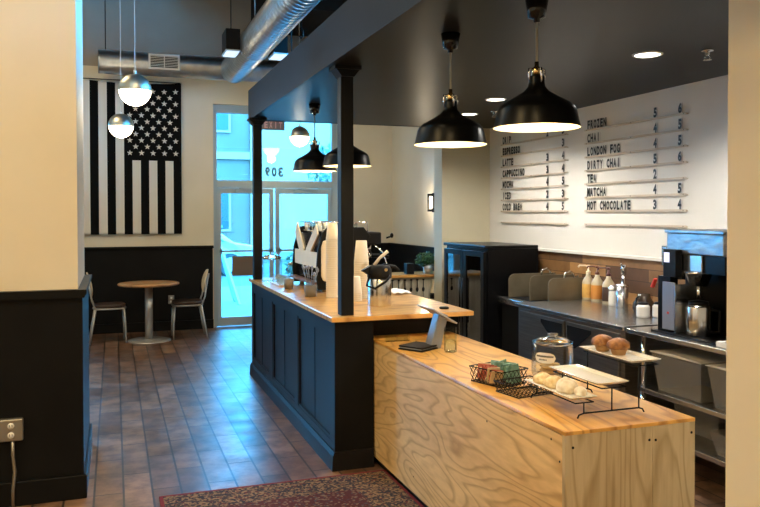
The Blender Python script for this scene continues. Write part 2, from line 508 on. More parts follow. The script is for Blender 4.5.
    def blob(s, c, rx, ry, rz, seg=16, rings=10, mi=0, jit=0.0, zmin=-1.0, sd=0):
        rnd = random.Random(sd)
        c = Vector(c)
        R = []
        for j in range(rings + 1):
            t = -PI / 2 + PI * j / rings
            row = []
            for i in range(seg):
                k = 1 + (rnd.random() - 0.5) * jit
                a = 2 * PI * i / seg
                z = max(math.sin(t), zmin)
                row.append(s.bm.verts.new(c + Vector((rx * math.cos(t) * math.cos(a) * k, ry * math.cos(t) * math.sin(a) * k, rz * z * (1 if jit == 0 else k)))))
            R.append(row)
        for j in range(rings):
            s.skin(R[j], R[j + 1], mi)
        return s

    def build(s, name, mats, parent=None, local=False, bevel=0, fix=True):
        bm = s.bm
        if fix:
            bmesh.ops.remove_doubles(bm, verts=bm.verts, dist=1e-6)
            bmesh.ops.recalc_face_normals(bm, faces=bm.faces)
        if parent is not None and not local:
            bmesh.ops.translate(bm, verts=bm.verts, vec=-wloc(parent))
        me = bpy.data.meshes.new(name)
        bm.to_mesh(me)
        bm.free()
        if not isinstance(mats, (list, tuple)):
            mats = [mats]
        for m in mats:
            me.materials.append(m)
        o = bpy.data.objects.new(name, me)
        C.objects.link(o)
        if parent is not None:
            o.parent = parent
        if bevel:
            b = o.modifiers.new('bevel', 'BEVEL')
            b.width = bevel
            b.segments = 2
            b.limit_method = 'ANGLE'
        return o


def wloc(o):
    v = Vector(o.location)
    while o.parent:
        o = o.parent
        v += o.location
    return v


def tag(o, label, cat, group=None, kind=None):
    o['label'] = label
    o['category'] = cat
    if group:
        o['group'] = group
    if kind:
        o['kind'] = kind
    return o


def thing(name, label, cat, loc, group=None, kind=None):
    o = bpy.data.objects.new(name, None)
    o.empty_display_size = 0.05
    o.location = loc
    C.objects.link(o)
    return tag(o, label, cat, group, kind)


def struct(name, mb, m, parent=None, bevel=0):
    o = mb.build(name, m, parent, bevel=bevel)
    if parent is None:
        o['kind'] = 'structure'
    return o


def copy_tree(o, parent=None):
    c = o.copy()
    C.objects.link(c)
    if parent is not None:
        c.parent = parent
    for ch in list(o.children):
        copy_tree(ch, c)
    return c


def again(o, loc, label, rotz=None, group=None):
    c = copy_tree(o)
    c.location = loc
    if rotz is not None:
        c.rotation_euler = (0, 0, rotz)
    c['label'] = label
    if group:
        c['group'] = group
    return c


def ptlight(name, loc, power, col, parent, r=0.03, spot=None):
    l = bpy.data.lights.new(name, 'SPOT' if spot else 'POINT')
    l.energy = power
    l.color = col
    l.shadow_soft_size = r
    if spot:
        l.spot_size = spot
        l.spot_blend = 0.6
    o = bpy.data.objects.new(name, l)
    o.location = Vector(loc) - wloc(parent)
    o.parent = parent
    C.objects.link(o)
    return o


GLY = {}


def glyph(ch):
    """triangles of one character, normalised to a 1 x 1 box"""
    if ch in GLY:
        return GLY[ch]
    cu = bpy.data.curves.new('glyph', 'FONT')
    cu.body = ch
    cu.size = 1
    cu.offset = 0.05
    cu.resolution_u = 3
    o = bpy.data.objects.new('glyph', cu)
    C.objects.link(o)
    dg = bpy.context.evaluated_depsgraph_get()
    me = bpy.data.meshes.new_from_object(o.evaluated_get(dg))
    vs = [Vector(v.co) for v in me.vertices]
    ps = [tuple(p.vertices) for p in me.polygons]
    x0, x1 = min(v.x for v in vs), max(v.x for v in vs)
    y0, y1 = min(v.y for v in vs), max(v.y for v in vs)
    bpy.data.objects.remove(o)
    bpy.data.meshes.remove(me)
    bpy.data.curves.remove(cu)
    GLY[ch] = ([((v.x - x0) / (x1 - x0), (v.y - y0) / (y1 - y0)) for v in vs], ps)
    return GLY[ch]


def write(mb, text, org, u, v, pitch, gw, gh, mi=0, thick=0.0012, card=False):
    """text laid along u from org with v as up; each glyph gw x gh"""
    org, u, v = Vector(org), Vector(u), Vector(v)
    nrm = u.cross(v)
    for i, ch in enumerate(text):
        if ch == ' ':
            continue
        vs, ps = glyph(ch)
        wd = gw * (0.32 if ch in 'I1.|' else 1.0)
        st = org + u * (i * pitch + (gw - wd) / 2)
        top = [mb.bm.verts.new(st + u * (a * wd) + v * (b * gh) + nrm * thick) for a, b in vs]
        for p in ps:
            try:
                f = mb.bm.faces.new([top[k] for k in p])
                f.material_index = mi
            except ValueError:
                pass
    return mb


# ================================================================= THE SETTING
XL, XM, YB, YF, ZC = -4.0, 4.0, -3.0, 11.1, 4.95
ZS = 2.6            # underside of the lowered ceiling
struct('floor', MB().box(XL - .2, 6.2, YB - .2, YF + 0.3, -0.1, 0), M['floor'])
struct('ceiling', MB().box(XL - .2, 6.2, YB - .2, YF + 0.3, ZC, ZC + 0.1), M['darkceil'])
# black structural beam under the upper ceiling by the front wall
struct('ceiling_beam', MB().box(1.90, 4.07, 9.6, YF - 0.002, 4.28, ZC - 0.002), M['darkceil'])


def holed_wall(mb, y0, y1, xs, zs, holes, mi_of):
    for i in range(len(xs) - 1):
        for j in range(len(zs) - 1):
            if (i, j) in holes:
                continue
            mb.box(xs[i], xs[i + 1], y0, y1, zs[j], zs[j + 1], mi_of(j))


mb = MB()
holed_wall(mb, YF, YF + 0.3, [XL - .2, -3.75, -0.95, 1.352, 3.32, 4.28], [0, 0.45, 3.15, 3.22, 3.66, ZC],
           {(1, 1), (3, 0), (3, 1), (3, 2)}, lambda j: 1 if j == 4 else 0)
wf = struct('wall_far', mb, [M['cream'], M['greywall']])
struct('wall_left', MB().box(XL - .2, XL, YB, YF, 0, ZC), M['cream'])
struct('wall_rear', MB().box(XL - .2, 6.2, YB - .2, YB, 0, ZC), M['cream'])
struct('wall_right', MB().box(6.0, 6.2, YB, 2.05, 0, ZC), M['cream'])
# menu wall
mw = struct('wall_menu', MB().box(XM, XM + 0.2, 2.0, 7.69, 0, ZS), M['menuwall'])
struct('backsplash', MB().box(XM - 0.03, XM - 0.0005, 2.3, 7.68, 0.86, 1.275), M['backsplash'], mw)
struct('ledge', MB().box(XM - 0.055, XM - 0.0005, 2.3, 7.68, 1.276, 1.302), M['menuwall'], mw, bevel=0.004)
# short partition behind the fridge and the wall with the sconce
struct('wall_partition', MB().box(3.412, XM + 0.2, 7.69, 7.90, 0, ZC), [M['yellowwall']])
ws = struct('wall_sconce', MB().box(4.08, 4.28, 7.9, YF, 0, ZC), M['cream'])
struct('wainscot', MB().box(4.05, 4.0795, 7.92, YF - 0.0005, 0, 1.16), M['black_panel'], ws)
struct('chair_rail', MB().box(4.03, 4.0795, 7.92, YF - 0.0005, 1.161, 1.19), M['black_panel'], ws)
# near pier on the left
pier = struct('wall_near_left', MB().box(XL, -0.20, 4.74, 5.80, 0, ZC), M['cream'])
mb = MB()
mb.box(XL, -0.175, 4.715, 5.82, 0.14, 1.165)
struct('wainscot', mb, M['black_panel'], pier)
mb = MB()
mb.prism([(XL, 1.166), (-0.165, 1.166), (-0.152, 1.19), (-0.152, 1.212), (XL, 1.212)], 'y', 4.69, 5.845)
struct('chair_rail', mb, M['black_panel'], pier)
struct('baseboard', MB().box(XL, -0.158, 4.695, 5.84, 0, 0.139), M['black_panel'], pier, bevel=0.006)
# near wall on the right
struct('wall_near_right', MB().box(1.957, 6.0, 1.70, 2.04, 0, ZS - 0.001), M['cream'])
# far wall dressing
mb = MB()
mb.box(-0.94, 1.335, YF - 0.02, YF - 0.0005, 0.13, 1.15)
struct('wainscot', mb, M['black_panel'], wf)
mb = MB()
mb.prism([(YF - .0005, 1.151), (YF - .05, 1.151), (YF - .055, 1.165), (YF - .03, 1.19), (YF - .0005, 1.19)], 'x', -0.94, 1.345)
struct('chair_rail', mb, M['black_panel'], wf)
struct('baseboard', MB().box(XL + .001, 1.34, YF - .035, YF - .0005, 0, 0.13), M['black_panel'], wf)
struct('wainscot', MB().box(3.46, 4.049, YF - 0.02, YF - 0.0005, 0, 1.16), M['black_panel'], wf)
struct('chair_rail', MB().box(3.46, 4.029, YF - 0.05, YF - 0.0005, 1.161, 1.19), M['black_panel'], wf)

# lowered ceiling over the bar, with its fascia
cs = struct('ceiling_soffit', MB().box(1.325, 4.2, -1.2, 7.689, ZS, ZS + 0.3), M['soffit'])
mb = MB()
mb.box(1.30, 1.3245, -1.2, 7.775, ZS - 0.004, ZS + 0.297)
mb.box(1.3245, 3.41, 7.751, 7.775, ZS - 0.004, ZS + 0.297)
struct('fascia', mb, M['fascia'], cs)
struct('soffit_panel', MB().box(1.325, 3.411, 7.69, 7.75, ZS, ZS + 0.3), M['soffit'], cs)

# ---------------------------------------------------------------- storefront
x0, x1 = 1.353, 3.319
fy = (YF + 0.06, YF + 0.13)
mb = MB()
mb.box(x0, x0 + 0.05, *fy, 0, 3.219)
mb.box(3.13, x1, *fy, 0, 3.219)
mb.box(x0 + .05, 3.13, *fy, 3.13, 3.219)
mb.box(x0 + .05, 3.13, *fy, 2.02, 2.13)
win = struct('window_1', mb, M['alu'], bevel=0.004)
struct('window_pane', MB().box(x0 + .05, 3.13, YF + .09, YF + .098, 2.13, 3.13), M['pane'], win)
struct('header_panel', MB().box(x0 + .05, 3.13, YF + .07, YF + .12, 3.10, 3.129), M['alu'], win)
mb = MB()
# read from the street, so mirrored from inside
write(mb, '309', (2.385, YF + 0.086, 2.19), (-1, 0, 0), (0, 0, 1), 0.098, 0.075, 0.145)
struct('street_number', mb, M['vinylnum'], win)


def door_leaf(n, xa, xb, hx):
    d = MB()
    t = (YF + 0.07, YF + 0.115)
    d.box(xa, xa + 0.06, *t, 0.012, 2.015)
    d.box(xb - 0.06, xb, *t, 0.012, 2.015)
    d.box(xa + 0.06, xb - 0.06, *t, 1.94, 2.015)
    d.box(xa + 0.06, xb - 0.06, *t, 0.012, 0.14)
    o = struct('door_%d' % n, d, M['alu'], bevel=0.003)
    struct('door_pane', MB().box(xa + .06, xb - .06, YF + .088, YF + .096, 0.14, 1.94), M['pane'], o)
    b = MB()
    b.box(xa + .03, xb - .03, YF + .03, YF + .05, 1.085, 1.115)
    b.box(xa + .03, xa + .07, YF + .03, YF + .07, 1.06, 1.14)
    b.box(xb - .07, xb - .03, YF + .03, YF + .07, 1.06, 1.14)
    struct('push_bar', b, M['alu'], o)
    c = MB()
    cxx = (xa + xb) / 2 - 0.15
    c.box(cxx, cxx + 0.26, YF + .01, YF + .07, 1.95, 2.0)
    c.tube([(cxx + 0.05, YF + 0.03, 2.005), (cxx + 0.2, YF - 0.06, 2.02), (cxx + 0.36, YF + 0.05, 2.03)], 0.008)
    struct('door_closer', c, M['alu'], o)
    return o


door_leaf(1, 1.405, 2.235, 2.1)
door_leaf(2, 2.262, 3.128, 2.4)
# unseen front window behind the pier, inferred from reflections, enlarged to add blue daylight
mb = MB()
for xa, xb in ((-3.749, -3.70), (-2.38, -2.32), (-1.0, -0.951)):
    mb.box(xa, xb, *fy, 0.451, 3.149)
for za, zb in ((0.451, 0.50), (3.10, 3.149)):
    mb.box(-3.70, -2.38, *fy, za, zb)
    mb.box(-2.32, -1.0, *fy, za, zb)
w2 = struct('unseen_window', mb, M['alu'])
struct('window_pane', MB().box(-3.70, -2.38, YF + .09, YF + .098, .50, 3.10), M['pane'], w2)
struct('window_pane', MB().box(-2.32, -1.0, YF + .09, YF + .098, .50, 3.10), M['pane'], w2)

# ---------------------------------------------------------------- outdoors
struct('pavement', MB().box(-14, 20, YF + 0.301, 17.5, -0.12, -0.02), M['concrete'])
struct('street', MB().box(-26, 40, 17.501, 27, -0.2, -0.12), M['asphalt'])
struct('far_pavement', MB().box(-30, 44, 27.001, 31.9, -0.12, -0.0), M['concrete'])
b1 = thing('building', 'pale building with tall windows across the street seen through the front glass', 'building', (4, 32, 0))
MB().box(-16, 5.4, 32, 40, 0, 7.6).build('wall', M['facade'], b1)
MB().box(5.41, 9.0, 31.8, 40, 0, 7.6).build('wall', M['facade_w'], b1)
MB().box(9.01, 30, 32, 40, 0, 7.6).build('wall', M['facade'], b1)
MB().box(-16, 5.4, 31.85, 32, 3.9, 4.2).build('cornice', M['facade_w'], b1)
MB().box(9.01, 30, 31.7, 32, 7.3, 7.9).build('cornice', M['facade_w'], b1)
for i, xx in enumerate((-7, -3.4, 0.2, 3.0, 10.2, 13.4, 16.6)):
    for z in (0.9, 5.0):
        f = MB()
        f.box(xx, xx + 1.6, 31.9, 31.999, z, z + 2.0)
        o = f.build('window', M['facade_w'], b1)
        MB().box(xx + .1, xx + 1.5, 31.88, 31.9, z + .1, z + 1.9).build('pane', M['winblue'], o)


def make_car(loc):
    t = thing('parked_car', 'white car parked in the street beyond the left glass door', 'car', loc)
    X, Y, Z = loc
    low = [(X - 2.1, .28), (X + 2.12, .28), (X + 2.18, .55), (X + 2.12, .82), (X + 1.5, .92), (X + 0.95, 1.32), (X + 0.2, 1.42),
           (X - 0.5, 1.38), (X - 1.2, .98), (X - 2.0, .84), (X - 2.15, .6)]
    n = 5
    mb = MB()
    for (ya, yb, s_) in ((-0.8, 0.8, 1.0),):
        A = [mb.bm.verts.new((x, Y + ya + (0.16 if z > .95 else 0), Z + z)) for x, z in low]
        B = [mb.bm.verts.new((x, Y + yb - (0.16 if z > .95 else 0), Z + z)) for x, z in low]
        k = len(low)
        for i in range(k):
            mb.bm.faces.new((A[i], A[(i + 1) % k], B[(i + 1) % k], B[i]))
        mb.bm.faces.new(A); mb.bm.faces.new(B)
    mb.build('body', M['carwhite'], t, bevel=0.04)
    g = MB()
    for pl in ([(X - 1.05, .98), (X - 0.45, 1.3), (X + .12, 1.34), (X + .12, .98)], [(X + .18, .98), (X + .18, 1.34), (X + .85, 1.26), (X + 1.2, .98)]):
        A = [g.bm.verts.new((x, Y - 0.815 + (0.15 * (z - .95) / .4), Z + z)) for x, z in pl]
        g.bm.faces.new(A)
        Bv = [g.bm.verts.new((x, Y - 0.80 + (0.15 * (z - .95) / .4), Z + z)) for x, z in pl]
        g.bm.faces.new(Bv)
        for i in range(4):
            g.bm.faces.new((A[i], A[(i + 1) % 4], Bv[(i + 1) % 4], Bv[i]))
    g.build('side_window', M['winblue'], t)
    for wx in (X - 1.35, X + 1.35):
        for wy in (Y - 0.83, Y + 0.62):
            o = MB().cyl((wx, wy, Z + .32), (wx, wy + .2, Z + .32), .32, seg=24).build('wheel', M['rubber'], t)
            MB().cyl((wx, wy - .012, Z + .32), (wx, wy - .001, Z + .32), .2, seg=20).build('hubcap', M['alu'], o)
    MB().box(X + 2.0, X + 2.17, Y - .82, Y - .5, Z + .62, Z + .78).build('tail_light', M['taillight'], t, bevel=.02)


make_car((1.75, 22.5, -0.12))

# A-frame stand on the pavement
t = thing('easel_stand', 'dark slanted A-frame stand on the pavement outside the left door', 'stand', (1.75, 14.3, -0.02))
for sx, sy in ((0.4, 0.15), (-0.4, 0.15), (0.4, -0.35), (-0.4, -0.35)):
    m_ = MB()
    m_.box(-0.035, 0.035, -0.02, 0.02, 0, 1.43)
    o = m_.build('leg', M['bluegrey'], t, local=True)
    d = Vector((-sx, 0.0 - sy, 1.40))
    o.rotation_euler = d.to_track_quat('Z', 'Y').to_euler()
    o.location = (sx, sy, 0.0)
MB().box(-0.14, 0.14, -0.1, 0.1, 1.40, 1.45).build('top_board', M['bluegrey'], t, local=True)


def foliage(mb, c, rx, ry, rz, n, sz, sd):
    rnd = random.Random(sd)
    for i in range(n):
        while True:
            p = Vector((rnd.uniform(-1, 1), rnd.uniform(-1, 1), rnd.uniform(-1, 1)))
            if p.length < 1:
                break
        p = Vector(c) + Vector((p.x * rx, p.y * ry, p.z * rz))
        a = Vector((rnd.uniform(-1, 1), rnd.uniform(-1, 1), rnd.uniform(-.6, 1))).normalized()
        b = a.orthogonal().normalized()
        cc = a.cross(b)
        s_ = sz * rnd.uniform(.6, 1.3)
        vs = [mb.bm.verts.new(p + q) for q in (-a * s_, b * s_ * .45, a * s_, -b * s_ * .45)]
        mb.bm.faces.new(vs)
        mb.bm.verts.ensure_lookup_table()
    return mb


t = thing('street_tree', 'leafy green street tree seen through the top of the right door', 'tree', (5.1, 16.5, -0.02))
MB().tube([(5.1, 16.5, 0), (5.05, 16.5, 1.5), (5.15, 16.5, 2.6)], [.09, .07, .05]).build('trunk', M['bark'], t)
foliage(MB(), (5.0, 16.5, 2.65), 1.0, .9, .62, 900, .09, 3).build('crown', M['treeleaf'], t, fix=False)
t = thing('planter_bush', 'green bush in a grey planter outside the right glass door', 'plant', (3.2, 13.0, -0.02))
MB().box(2.85, 3.6, 12.8, 13.2, -.02, .45).build('planter', M['concrete'], t, bevel=.01)
foliage(MB(), (3.2, 13.0, .74), .4, .25, .36, 600, .06, 4).build('foliage', M['treeleaf'], t, fix=False)
# brown sign board hung on the left door
t = thing('door_sign_board', 'small brown board hanging inside the left glass door below the bar', 'sign', (1.82, YF, .74))
MB().box(1.61, 2.03, YF - .012, YF + .004, .745, 1.03).build('board', M['brownboard'], t)
MB().tube([(1.66, YF, 1.03), (1.66, YF + .012, 1.075), (1.66, YF + .028, 1.119)], .004).build('hanger', M['alu'], t)
MB().tube([(1.98, YF, 1.03), (1.98, YF + .012, 1.075), (1.98, YF + .028, 1.119)], .004).build('hanger', M['alu'], t)

# ================================================================= LARGE THINGS
# ---- main bar
bar = thing('service_bar', 'long charcoal panelled coffee bar with a glossy plywood top', 'counter', (1.8, 6.2, 0))
BX0, BX1, BY0, BY1 = 1.325, 2.28, 4.675, 7.78
MB().box(BX0 + .02, BX1, 4.86, BY1, 0.0, 0.953).box(BX0 + .02, 1.575, BY0 + .02, 4.8595, 0, .953).build('carcass', M['navy'], bar)


def shaker(xf, ya, yb, z0, z1, panels, depth=0.018):
    """frame members on a face at X = xf looking to -X with recessed panels"""
    m_ = MB()
    m_.box(xf - depth, xf, ya, yb, panels[0][3], z1)
    m_.box(xf - depth, xf, ya, yb, z0, panels[0][2])
    ed = [ya] + [v for p in panels for v in (p[0], p[1])] + [yb]
    for i in range(0, len(ed), 2):
        m_.box(xf - depth, xf, ed[i], ed[i + 1], panels[0][2], panels[0][3])
    return m_


pans = [(4.79, 5.71, .17, .865), (5.83, 6.70, .17, .865), (6.88, 7.69, .17, .865)]
shaker(BX0 + .0195, BY0 + .02, BY1, 0.12, 0.953, pans).build('side_panelling', M['navy'], bar, bevel=.002)
for p in pans:
    m_ = MB()
    for (ya, yb, za, zb) in ((p[0], p[0] + .02, p[2], p[3]), (p[1] - .02, p[1], p[2], p[3]), (p[0] + .02, p[1] - .02, p[2], p[2] + .02), (p[0] + .02, p[1] - .02, p[3] - .02, p[3])):
        m_.box(BX0 + .006, BX0 + .0195, ya, yb, za, zb)
    m_.box(BX0 + .0155, BX0 + .0195, (p[0] + p[1]) / 2 - .003, (p[0] + p[1]) / 2 + .003, p[2] + .02, p[3] - .02)
    m_.build('panel_moulding', M['navy'], bar)
MB().box(BX0 + .0015, 1.59, BY0, BY0 + .0195, .12, .953).build('end_panel', M['black_panel'], bar)
MB().box(1.592, BX1, 4.848, 4.8595, .12, .953).build('end_panel', M['black_panel'], bar)
m_ = MB()
m_.prism([(BX0 - .022, 0), (BX0 + .019, 0), (BX0 + .019, .12), (BX0 - .006, .12), (BX0 - .018, .095)], 'y', BY0 - .02, BY1)
m_.box(BX0 + .019, 1.585, BY0 - .02, BY0 + .019, 0, .12)
m_.build('plinth', M['navy'], bar)
MB().box(1.30, 2.30, 4.65, 7.80, .954, .985).build('bar_top', M['wood_bar'], bar, bevel=.003)

# ---- plywood till counter
tc_ = thing('till_counter', 'raw plywood till counter with an amber lacquered top', 'counter', (1.9, 3.5, 0))
PX0, PX1, PY0, PY1, PZ = 1.60, 2.207, 2.465, 4.845, .823
MB().box(PX0, PX0 + .018, PY0 + .019, PY1, .055, PZ - .0185).build('side_panel', M['ply_side'], tc_)
MB().box(PX1 - .018, PX1, PY0 + .019, PY1, .055, PZ - .0155).build('side_panel', M['ply_side'], tc_)
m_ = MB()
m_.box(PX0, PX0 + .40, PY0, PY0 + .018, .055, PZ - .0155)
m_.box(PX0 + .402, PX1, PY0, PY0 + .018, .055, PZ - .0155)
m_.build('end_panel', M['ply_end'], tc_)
MB().box(PX0 - .001, PX1 + .001, PY0 - .001, PY1, PZ - .015, PZ).build('counter_top', M['wood_top'], tc_, bevel=.0015)
MB().box(PX0 + .03, PX1 - .03, PY0 + .04, PY1, 0, .054).build('toe_kick', M['blackmatte'], tc_)
m_ = MB()
for x, z in ((1.635, .76), (1.985, .755), (2.015, .752), (2.19, .765)):
    m_.cyl((x, PY0 - .0012, z), (x, PY0 + .0005, z), .0055, seg=10)
for y, z in ((2.56, .77), (2.50, .7), (3.1, .70), (4.0, .15)):
    m_.cyl((PX0 - .0012, y, z), (PX0 + .0005, y, z), .0045, seg=10)
m_.build('screw', M['blackmatte'], tc_)

# ---- steel columns on the bar
for k, (cy, lab, wd) in enumerate(((4.76, 'black square steel column nearest the camera, rising from the bar end', .085),
                                   (7.62, 'black square steel column at the far end of the bar by the doors', .085))):
    cxm = 1.427 if k == 0 else 1.36
    t = thing('support_column', lab, 'column', (cxm, cy, .985))
    h = wd / 2
    MB().box(cxm - h, cxm + h, cy - h, cy + h, .9855, 2.56).build('shaft', M['blackmatte'], t, bevel=.004)
    m_ = MB()
    m_.prism([(cxm - h, 2.53), (cxm + h, 2.53), (cxm + h + .035, 2.575), (cxm - h - .035, 2.575)], 'y', cy - h - .02, cy + h + .02)
    m_.box(cxm - h - .045, cxm + h + .045, cy - h - .03, cy + h + .03, 2.576, 2.5995)
    m_.build('capital', M['blackmatte'], t)

# ---- bottle fridge
t = thing('display_fridge', 'tall black display fridge with two glass doors against the pale yellow wall', 'fridge', (3.6, 7.0, 0))
fx0, fx1, fy0, fy1, fz = 3.305, 3.885, 6.46, 7.41, 1.338
MB().box(fx0 + .04, fx1, fy0, fy1, .0, fz - .03).build('body', M['black'], t)
MB().box(fx0, fx1, fy0 - .005, fy1, fz - .029, fz).build('top', M['black'], t, bevel=.006)
for (ya, yb) in ((fy0 + .02, fy0 + .465), (fy0 + .475, fy1 - .02)):
    m_ = MB()
    a, b_, c, d_ = ya, yb, .14, fz - .06
    m_.box(fx0, fx0 + .0395, a, a + .06, c, d_); m_.box(fx0, fx0 + .0395, b_ - .06, b_, c, d_)
    m_.box(fx0, fx0 + .0395, a + .06, b_ - .06, c, c + .06); m_.box(fx0, fx0 + .0395, a + .06, b_ - .06, d_ - .05, d_)
    o = m_.build('door', M['black'], t, bevel=.003)
    MB().box(fx0 + .01, fx0 + .018, a + .06, b_ - .06, c + .06, d_ - .05).build('glass', M['fridgepane'], o)
    for z in (.45, .72, 1.0):
        MB().box(fx0 + .022, fx0 + .039, a + .06, b_ - .06, z, z + .012).build('shelf', M['chrome'], o)
    hy = b_ - .03 if ya < fy0 + .1 else a + .03
    MB().cyl((fx0 - .02, hy, .55), (fx0 - .02, hy, 1.0), .008).build('handle', M['black'], o)
MB().box(fx0 + .01, fx0 + .0395, fy0 + .02, fy1 - .02, .02, .13).build('kick_grille', M['blackmatte'], t)

# ---- back shelf with pitcher hooks
t = thing('back_counter', 'low back counter with wooden ledge and hanging tools behind the bar', 'counter', (3.0, 8.2, 0))
MB().box(2.45, 3.75, 8.0, 8.45, .918, .95).build('counter_top', M['wood_bar'], t, bevel=.004)
M['panelbeige'] = mottled('beige_panel', (0.42, 0.37, 0.27), (0.48, 0.43, 0.32), 6, 0.5)
MB().box(2.47, 3.74, 8.05, 8.44, 0, .917).build('front_panel', M['panelbeige'], t)
m_ = MB()
for i in range(19):
    m_.box(2.48 + i * .066, 2.495 + i * .066, 8.035, 8.049, .1, .9)
m_.build('batten', M['panelbeige'], t)

for i in range(6):
    x = 2.95 + i * .075
    h = MB()
    h.cyl((x, 8.012, .90), (x, 8.012, .80), .006, seg=8)
    h.blob((x, 8.012, .782), .017, .010, .028, 10, 6)
    h.box(x - .011, x + .011, 8.006, 8.018, .885, .90)
    o = h.build('hanging_spoon', M['blackmatte'])
    tag(o, 'small dark spoon hanging in the row under the back counter ledge', 'spoon', 'spoons hanging under the back counter ledge')

# ---- undercounter steel fridge
t = thing('prep_fridge', 'long stainless undercounter fridge against the menu wall', 'fridge', (3.6, 4.9, 0))
sx0, sx1, sy0, sy1 = 3.17, 3.965, 4.20, 5.64
m_ = MB()
m_.box(sx0 + .03, sx1, sy0 + .02, sy1 - .01, .12, .865)
m_.build('body', M['steel_v'], t)
MB().box(sx0, sx1, sy0, sy1, .866, .90).build('worktop', M['steel'], t, bevel=.008)
for (ya, yb, s) in ((sy0 + .06, sy0 + .69, 1), (sy0 + .72, sy0 + 1.38, -1)):
    o = MB().box(sx0 + .008, sx0 + .0295, ya, yb, .14, .84).build('door', M['steel_v'], t, bevel=.004)
    c = (yb - .02) if s > 0 else (ya + .02)
    p = [(c, .815), (c - s * .30, .815), (c - s * .30, .79), (c - s * .10, .655), (c, .655)]
    MB().prism(p, 'x', sx0 + .0045, sx0 + .0078).build('handle_recess', M['blackmatte'], o)
for (x, y) in ((sx0 + .1, sy0 + .1), (sx1 - .1, sy0 + .1), (sx0 + .1, sy1 - .1), (sx1 - .1, sy1 - .1)):
    MB().cyl((x, y, 0), (x, y, .12), .03).build('caster', M['blackmatte'], t)

# ---- steel table with shelves
t = thing('steel_shelf_table', 'stainless worktable with two lower shelves below the coffee brewer', 'table', (3.6, 3.3, 0))
MB().box(3.17, 3.965, 2.3, 4.175, .862, .895).build('worktop', M['steel'], t, bevel=.006)
MB().box(3.19, 3.96, 2.32, 4.08, .50, .53).build('shelf', M['steel'], t, bevel=.004)
MB().box(3.19, 3.96, 2.32, 4.08, .235, .265).build('shelf', M['steel'], t, bevel=.004)
for (x, y) in ((3.215, 4.05), (3.93, 4.05), (3.215, 2.4), (3.93, 2.4)):
    m_ = MB()
    m_.cyl((x, y, 0), (x, y, .234), .017)
    m_.cyl((x, y, .266), (x, y, .499), .017)
    m_.cyl((x, y, .531), (x, y, .861), .017)
    m_.build('leg', M['chrome'], t)

# ---- rug
rug = MB().box(-.695, .695, -1.18, 1.18, 0, .012).build('area_rug', M['rug'], bevel=.003)
rug.location = (.235 + .66 + .0, 3.375, 0.0005)
rug.location.x = .93
tag(rug, 'red and beige patterned rug on the floor in front of the counters', 'rug')

# ================================================================= SEATING
t = thing('cafe_table', 'round wooden-topped cafe table on a silver pedestal below the flag', 'table', (.42, 10.28, 0))
MB().lathe([(0, .722), (.37, .722), (.385, .732), (.385, .744), (.375, .752), (0, .752)], (.42, 10.28, 0), 48).build('table_top', M['tablewood'], t)
MB().cyl((.42, 10.28, .03), (.42, 10.28, .7215), .05, seg=24).build('pedestal', M['silverpaint'], t)
MB().lathe([(0, 0), (.275, 0), (.275, .008), (.25, .018), (.07, .03), (0, .03)], (.42, 10.28, 0), 40).build('base', M['silverpaint'], t)


def make_chair(loc, label, face):
    t = thing('cafe_chair', label, 'chair', loc, 'cafe chairs at the round table')
    # local: faces +X, seat centre at origin
    s = MB()
    out = []
    for i in range(20):
        a = 2 * PI * i / 20
        x, y = math.cos(a), math.sin(a)
        out.append((.20 * math.copysign(abs(x) ** .6, x), .20 * math.copysign(abs(y) ** .6, y)))
    s.prism(out, 'z', .455, .49)
    s.build('seat', M['vinyl'], t, local=True, bevel=.012)
    f = MB()
    rim = [(x * .97, y * .97, .44) for x, y in out]
    f.tube(rim, .012, closed=True)
    f.build('seat_frame', M['silverpaint'], t, local=True)
    for sy in (-1, 1):
        MB().tube([(.17, sy * .16, .438), (.185, sy * .17, .2), (.19, sy * .175, .0)], .012).build('leg', M['silverpaint'], t, local=True)
        MB().tube([(-.17, sy * .165, .438), (-.21, sy * .175, .2), (-.245, sy * .185, .0)], .012).build('leg', M['silverpaint'], t, local=True)
        MB().tube([(-.17, sy * .165, .43), (-.215, sy * .165, .55), (-.235, sy * .15, .68), (-.275, sy * .10, .85)], .011).build('back_post', M['silverpaint'], t, local=True)
    b = MB()
    ov = []
    for i in range(28):
        a = 2 * PI * i / 28
        ov.append((math.cos(a) * .165, .745 + math.sin(a) * .155))
    A, B = [], []
    for y, z in ov:
        cx = -.225 - (z - .6) * .18 + (y * y) * 0.9
        A.append(b.bm.verts.new((cx, y, z)))
        B.append(b.bm.verts.new((cx + .016, y, z)))
    n = len(ov)
    ca = b.bm.verts.new((-.225 - .145 * .18, 0, .745)); cb = b.bm.verts.new((-.209 - .145 * .18, 0, .745))
    for i in range(n):
        b.bm.faces.new((A[i], A[(i + 1) % n], B[(i + 1) % n], B[i]))
        b.bm.faces.new((A[(i + 1) % n], A[i], ca)); b.bm.faces.new((B[i], B[(i + 1) % n], cb))
    b.build('backrest', M['chairwood'], t, local=True)
    t.rotation_euler = (0, 0, face)
    return t


ch = make_chair((.915, 10.42, 0), 'cafe chair with oval pale back on the door side of the round table', PI)
again(ch, (-.062, 10.38, 0), 'cafe chair partly hidden behind the pier, left of the round table', 0.05)

